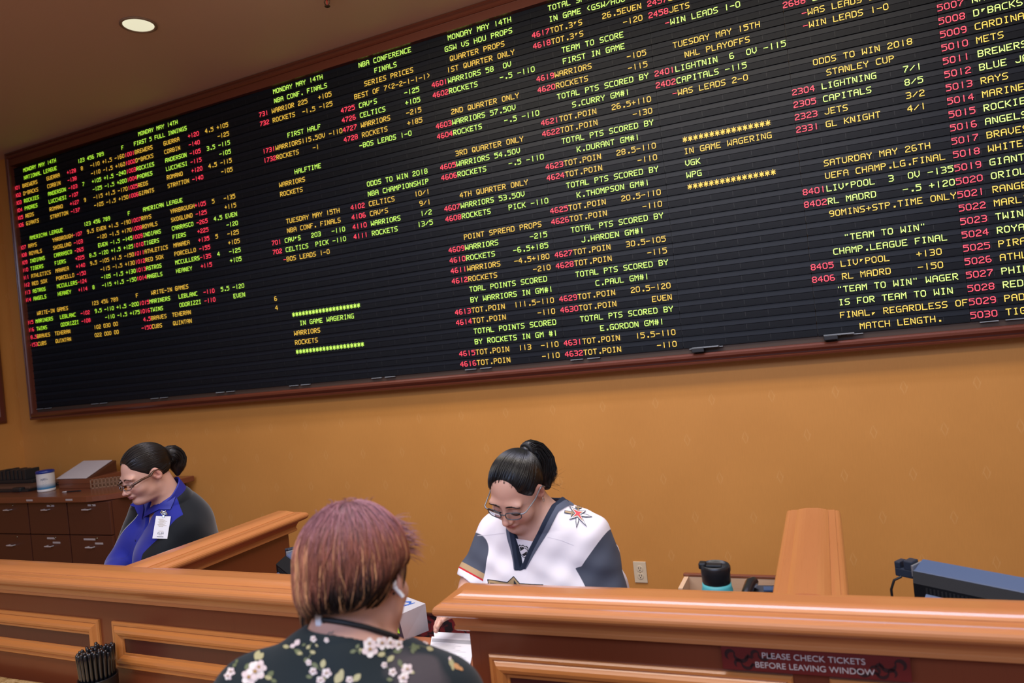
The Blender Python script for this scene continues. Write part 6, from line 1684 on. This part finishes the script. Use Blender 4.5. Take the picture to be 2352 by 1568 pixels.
    sdf_obj('trousers', trousers, (-1.05, .6, .05), (-.40, 1.15, .86), .008, plain('denim_dark', (.018, .022, .035), .8), root); shoes(root, J, plain('shoe_black', (.012, .012, .013), .4))
    # lanyard round the neck
    m = MB(); bp = PxFrame(body, .55)
    q = bp.put([(748, 1424), (765, 1427), (790, 1432), (815, 1438), (840, 1444), (865, 1452), (890, 1461), (908, 1469)], .004)
    fr_ = [march(body, [p_], [-T_.N])[0]+T_.N*.012 for p_ in (T_.w(.35, -.052, T_.H*.99), T_.w(.35, -.045, T_.H*.85), T_.w(.35, -.02, T_.H*.62), T_.w(.35, .0, T_.H*.48), T_.w(.35, .02, T_.H*.62), T_.w(.35, .045, T_.H*.85), T_.w(.35, .052, T_.H*.99))]
    path = list(q)+fr_[:1]+fr_[1:]+[q[0]]
    m.tube(path, .0046, 0, 8); lo = finish(m, 'lanyard', plain('lanyard_black', (.006, .006, .007), .6), None, 'black neck cord')
    m = MB(); c = bp.put([(738, 1414)], .006)[0]; m.box((c[0]-.006, c[1]-.003, c[2]-.016), (c[0]+.006, c[1]+.003, c[2]+.010), 0, .002); finish(m, 'lanyard_clasp', plain('clasp_white', (.75, .75, .78), .35), lo, 'small white clasp')
    # earbud and stud in the ear on the right
    m = MB(); e0 = PxFrame(body, .55).put([(909, 1340)], .005)[0]; e1 = e0+(at(925, 1371, y=1.0)-at(909, 1340, y=1.0))*1.02+np.array([.004, .004, 0])
    m.tube([e0-(e1-e0)*.05, e0+(e1-e0)*.2, e0+(e1-e0)*.6, e1], .0036, 0, 10, True, [1.3, 1.25, .95, .9]); m.lathe([(0, -.007), (.0065, -.003), (.0075, .002), (.005, .007), (0, .008)], 0, 14, Matrix.Translation(e0))
    finish(m, 'earbud', plain('earbud_white', (.82, .82, .84), .25), None, 'white wireless earbud')
    m = MB(); e2 = PxFrame(body, .55).put([(907, 1362)], .002)[0]; m.lathe([(0, -.003), (.003, 0), (0, .003)], 0, 10, Matrix.Translation(e2)); finish(m, 'ear_stud', plain('stud_dark', (.05, .05, .06), .2, 1.0))
    # nape mark: small tattoo
    m = MB(); bpx = PxFrame(body, .55); band(m, bpx, [(752, 1458), (757, 1452), (762, 1455), (766, 1450)], 2.2, 0, .0006, False, 2.0); band(m, bpx, [(768, 1462), (774, 1461)], 2.0, 0, .0006, False, 2.0); finish(m, 'tattoo', plain('ink_faded', (.10, .12, .11), .6))
    # hair: layered crop, auburn and violet over dark, with blond streaks
    def shell(P):
        q = H.loc(P); m_ = np.abs(q[:, 1]); d = ell(q, (-.020, 0, .034), (.106, .091, .100))
        d = smin(d, ell(q, (-.056, 0, -.025), (.058, .072, .050)), .04)
        cut = q[:, 0]-np.interp(q[:, 2], [-.09, -.05, -.02, .02, .05, .09, .13], [-.045, -.022, .0, .045, .070, .085, .06])
        cut = smax(cut, -ell(np.stack([q[:, 0], q[:, 1], q[:, 2]], 1), (.012, -.092, -.022), (.046, .050, .048)), .006)
        low = -.043-q[:, 2]-.35*np.clip(q[:, 1]-.03, 0, .1); side = -q[:, 1]-(.072+.9*q[:, 2]); side = np.where(q[:, 2] > .05, -.05, side)
        un = smax(smax(ell(q, (-.014, 0, .030), (.1005, .0805, .0905)), smax(q[:, 0]+.022, -ell(q, (.0, -.086, -.006), (.030, .03, .038)), .004), .006), -.056-q[:, 2], .012)
        sideL = np.where(q[:, 2] > .03, -.05, q[:, 1]-(.090+.42*q[:, 2]))
        return np.minimum(smax(smax(smax(smax(d, cut, .008), low, .02), side, .016), sideL, .02), un)*H.k
    hm = hair_mat('hair_dyed', (.05, .02, .01), .42, True)
    AUB = np.array((.26, .085, .052)); VIO = np.array((.26, .110, .135)); BLD = np.array((.60, .30, .13)); DRK = np.array((.012, .007, .006))
    def dye(u, s, bl, l=0.0):
        """colour along a hair by height u on the head; s shifts it, bl marks a blond streak"""
        k1 = np.clip((u-.050+s*.03)/.06, 0, 1)[..., None]; k2 = np.clip((u+.010+.055*np.clip(l/.06, 0, 1)+s*.035)/.05, 0, 1)[..., None]
        c = AUB*(1-k1)+VIO*k1; c = DRK*(1-k2)+c*k2; b = (bl*np.clip((.095-u)/.05, 0, 1))[..., None]; return c*(1-b)+BLD*b
    sdf_obj('hair', shell, H.O-.28, H.O+.28, RES, hm, root, None, lambda P: dye(H.loc(P)[:, 2], 0.0, 0.0, H.loc(P)[:, 1])*.55)
    g = np.random.default_rng(21); N_ = 7500; K = 13
    W_ = np.array(H.w(-.030, .008, .134))
    P = H.O+g.normal(size=(N_*4, 3)).astype(np.float32); P = H.O+(P-H.O)/np.linalg.norm(P-H.O, axis=1, keepdims=True)*.22; P = march(shell, P, H.O-P, 40)
    q = H.loc(P); ok = (np.abs(shell(P)) < .003) & (q[:, 2] > -.030); P = P[ok][:N_]; n = len(P); q = H.loc(P)
    U = H.R[:, 2]; Lft = H.R[:, 1]; Fw = H.R[:, 0]; path = [P]; tot = g.uniform(.045, .11, n); off = g.uniform(.0008, .0055, n); flip = g.uniform(-.3, 1.0, n)
    ang = g.normal(0, .16, n)
    for k in range(K-1):
        p0 = path[-1]; gr = grad(shell, p0); out_ = p0-W_; out_ -= gr*(out_*gr).sum(1, keepdims=True); out_ /= np.linalg.norm(out_, axis=1, keepdims=True)+1e-6
        dn = -U-gr*((-U)@gr.T)[:, None]; dn /= np.linalg.norm(dn, axis=1, keepdims=True)+1e-6
        d = out_*.55+dn*.6+np.cross(gr, dn)*ang[:, None]+Lft*.10; d /= np.linalg.norm(d, axis=1, keepdims=True)
        lq = H.loc(p0); hold = np.clip((lq[:, 2]+.056+.35*np.clip(lq[:, 1]-.03, 0, .1))/.03, .02, 1)*np.clip(ell(lq, (.012, -.092, -.022), (.050, .055, .050))/.01, .02, 1); Q = p0+d*(hold*tot/(K-1))[:, None]; dd = shell(Q); t = k/(K-2); want = off+.006*np.maximum(0, t-.6)*flip
        corr = np.clip(dd-want, -.01, .004)*(1.0 if t < .7 else .5); Q = Q-corr[:, None]*grad(shell, Q); path.append(Q.astype(np.float32))
    S = np.stack(path, 1); u = H.loc(S.reshape(-1, 3))[:, 2].reshape(n, K); clump = np.sin(np.arctan2(q[:, 1], -q[:, 0]-.02)*23)+.6*np.sin(np.arctan2(q[:, 1], -q[:, 0])*41+1)
    bl = ((clump+g.normal(0, .55, n)) +.7*np.clip(q[:, 1]/.06, -.3, 1) > 1.05)*g.uniform(.45, 1.0, n); C = dye(u, g.normal(0, .35, n)[:, None], bl[:, None]*np.ones((1, K)), q[:, 1][:, None])*g.uniform(.75, 1.6, (n, 1, 1))
    hs_ = strands_obj('hair_strands', S, g.uniform(.00045, .0010, n), hm, root, C)
    # longer wisps: at the left cheek, and the tousled fringe sticking out on the right
    wp = []; wc = []
    for i in range(170):
        a = g.uniform(0, 1); p0 = march(shell, [H.w(-.05+.07*a, .2, .035-.06*g.uniform())], [-Lft])[0]; L_ = g.uniform(.05, .10); s_ = [p0]
        if abs(float(shell(np.array([p0], np.float32))[0])) > .012: continue
        for k in range(9): s_.append(s_[-1]+(-U*1.0+Lft*(.14-.035*k)*1.0+Fw*g.normal(.0, .06))*L_/9)
        wp.append(s_); uu = H.loc(np.array(s_, np.float32))[:, 2]; wc.append(dye(uu, .2, np.full(10, .85*(g.uniform() < .6)))*.9)
    for i in range(110):
        p0 = march(shell, [H.w(g.uniform(.0, .06), -.2, g.uniform(.03, .10))], [Lft])[0]; L_ = g.uniform(.018, .042); s_ = [p0]
        dr = -Lft*g.uniform(.45, 1.0)+Fw*g.uniform(-.2, .6)+U*g.uniform(-.35, .25); dr /= np.linalg.norm(dr)
        if abs(float(shell(np.array([p0], np.float32))[0])) > .012: continue
        for k in range(9): s_.append(s_[-1]+(dr-U*.13*k*.5)*L_/9)
        wp.append(s_); uu = H.loc(np.array(s_, np.float32))[:, 2]; wc.append(dye(uu+.03, .0, np.zeros(10)))
    for i in range(60):
        p0 = march(shell, [H.w(g.uniform(-.07, .03), g.uniform(-.06, .05), .25)], [-U])[0]; L_ = g.uniform(.015, .035); s_ = [p0]; dr = U*.8+Lft*g.normal(0, .6)+Fw*g.normal(0, .6)
        if abs(float(shell(np.array([p0], np.float32))[0])) > .012: continue
        for k in range(9): s_.append(s_[-1]+(dr-U*.12*k)*L_/9)
        wp.append(s_); wc.append(np.tile(VIO, (10, 1)))
    for i in range(45):   # wisps over the ear on the right
        p0 = march(shell, [H.w(g.uniform(-.03, .035), -.2, g.uniform(.015, .03))], [Lft])[0]; L_ = g.uniform(.03, .06); s_ = [p0]
        if abs(float(shell(np.array([p0], np.float32))[0])) > .012: continue
        for k in range(9): s_.append(s_[-1]+(-U+Lft*.05*k-Fw*.05)*L_/9)
        wp.append(s_); uu = H.loc(np.array(s_, np.float32))[:, 2]; wc.append(dye(uu, 0, np.full(10, .7*(g.uniform() < .25))))
    hw_ = strands_obj('hair_wisps', np.array(wp), g.uniform(.0005, .0010, len(wp)), hm, root, np.array(wc)); join(hs_, hw_)
    lash_brow(root, H, hair_mat('hair_dark_brown', (.013, .0095, .0085), .36), .025, 6)
    return root
if os.environ.get('NOPEOPLE') != '1': customer()
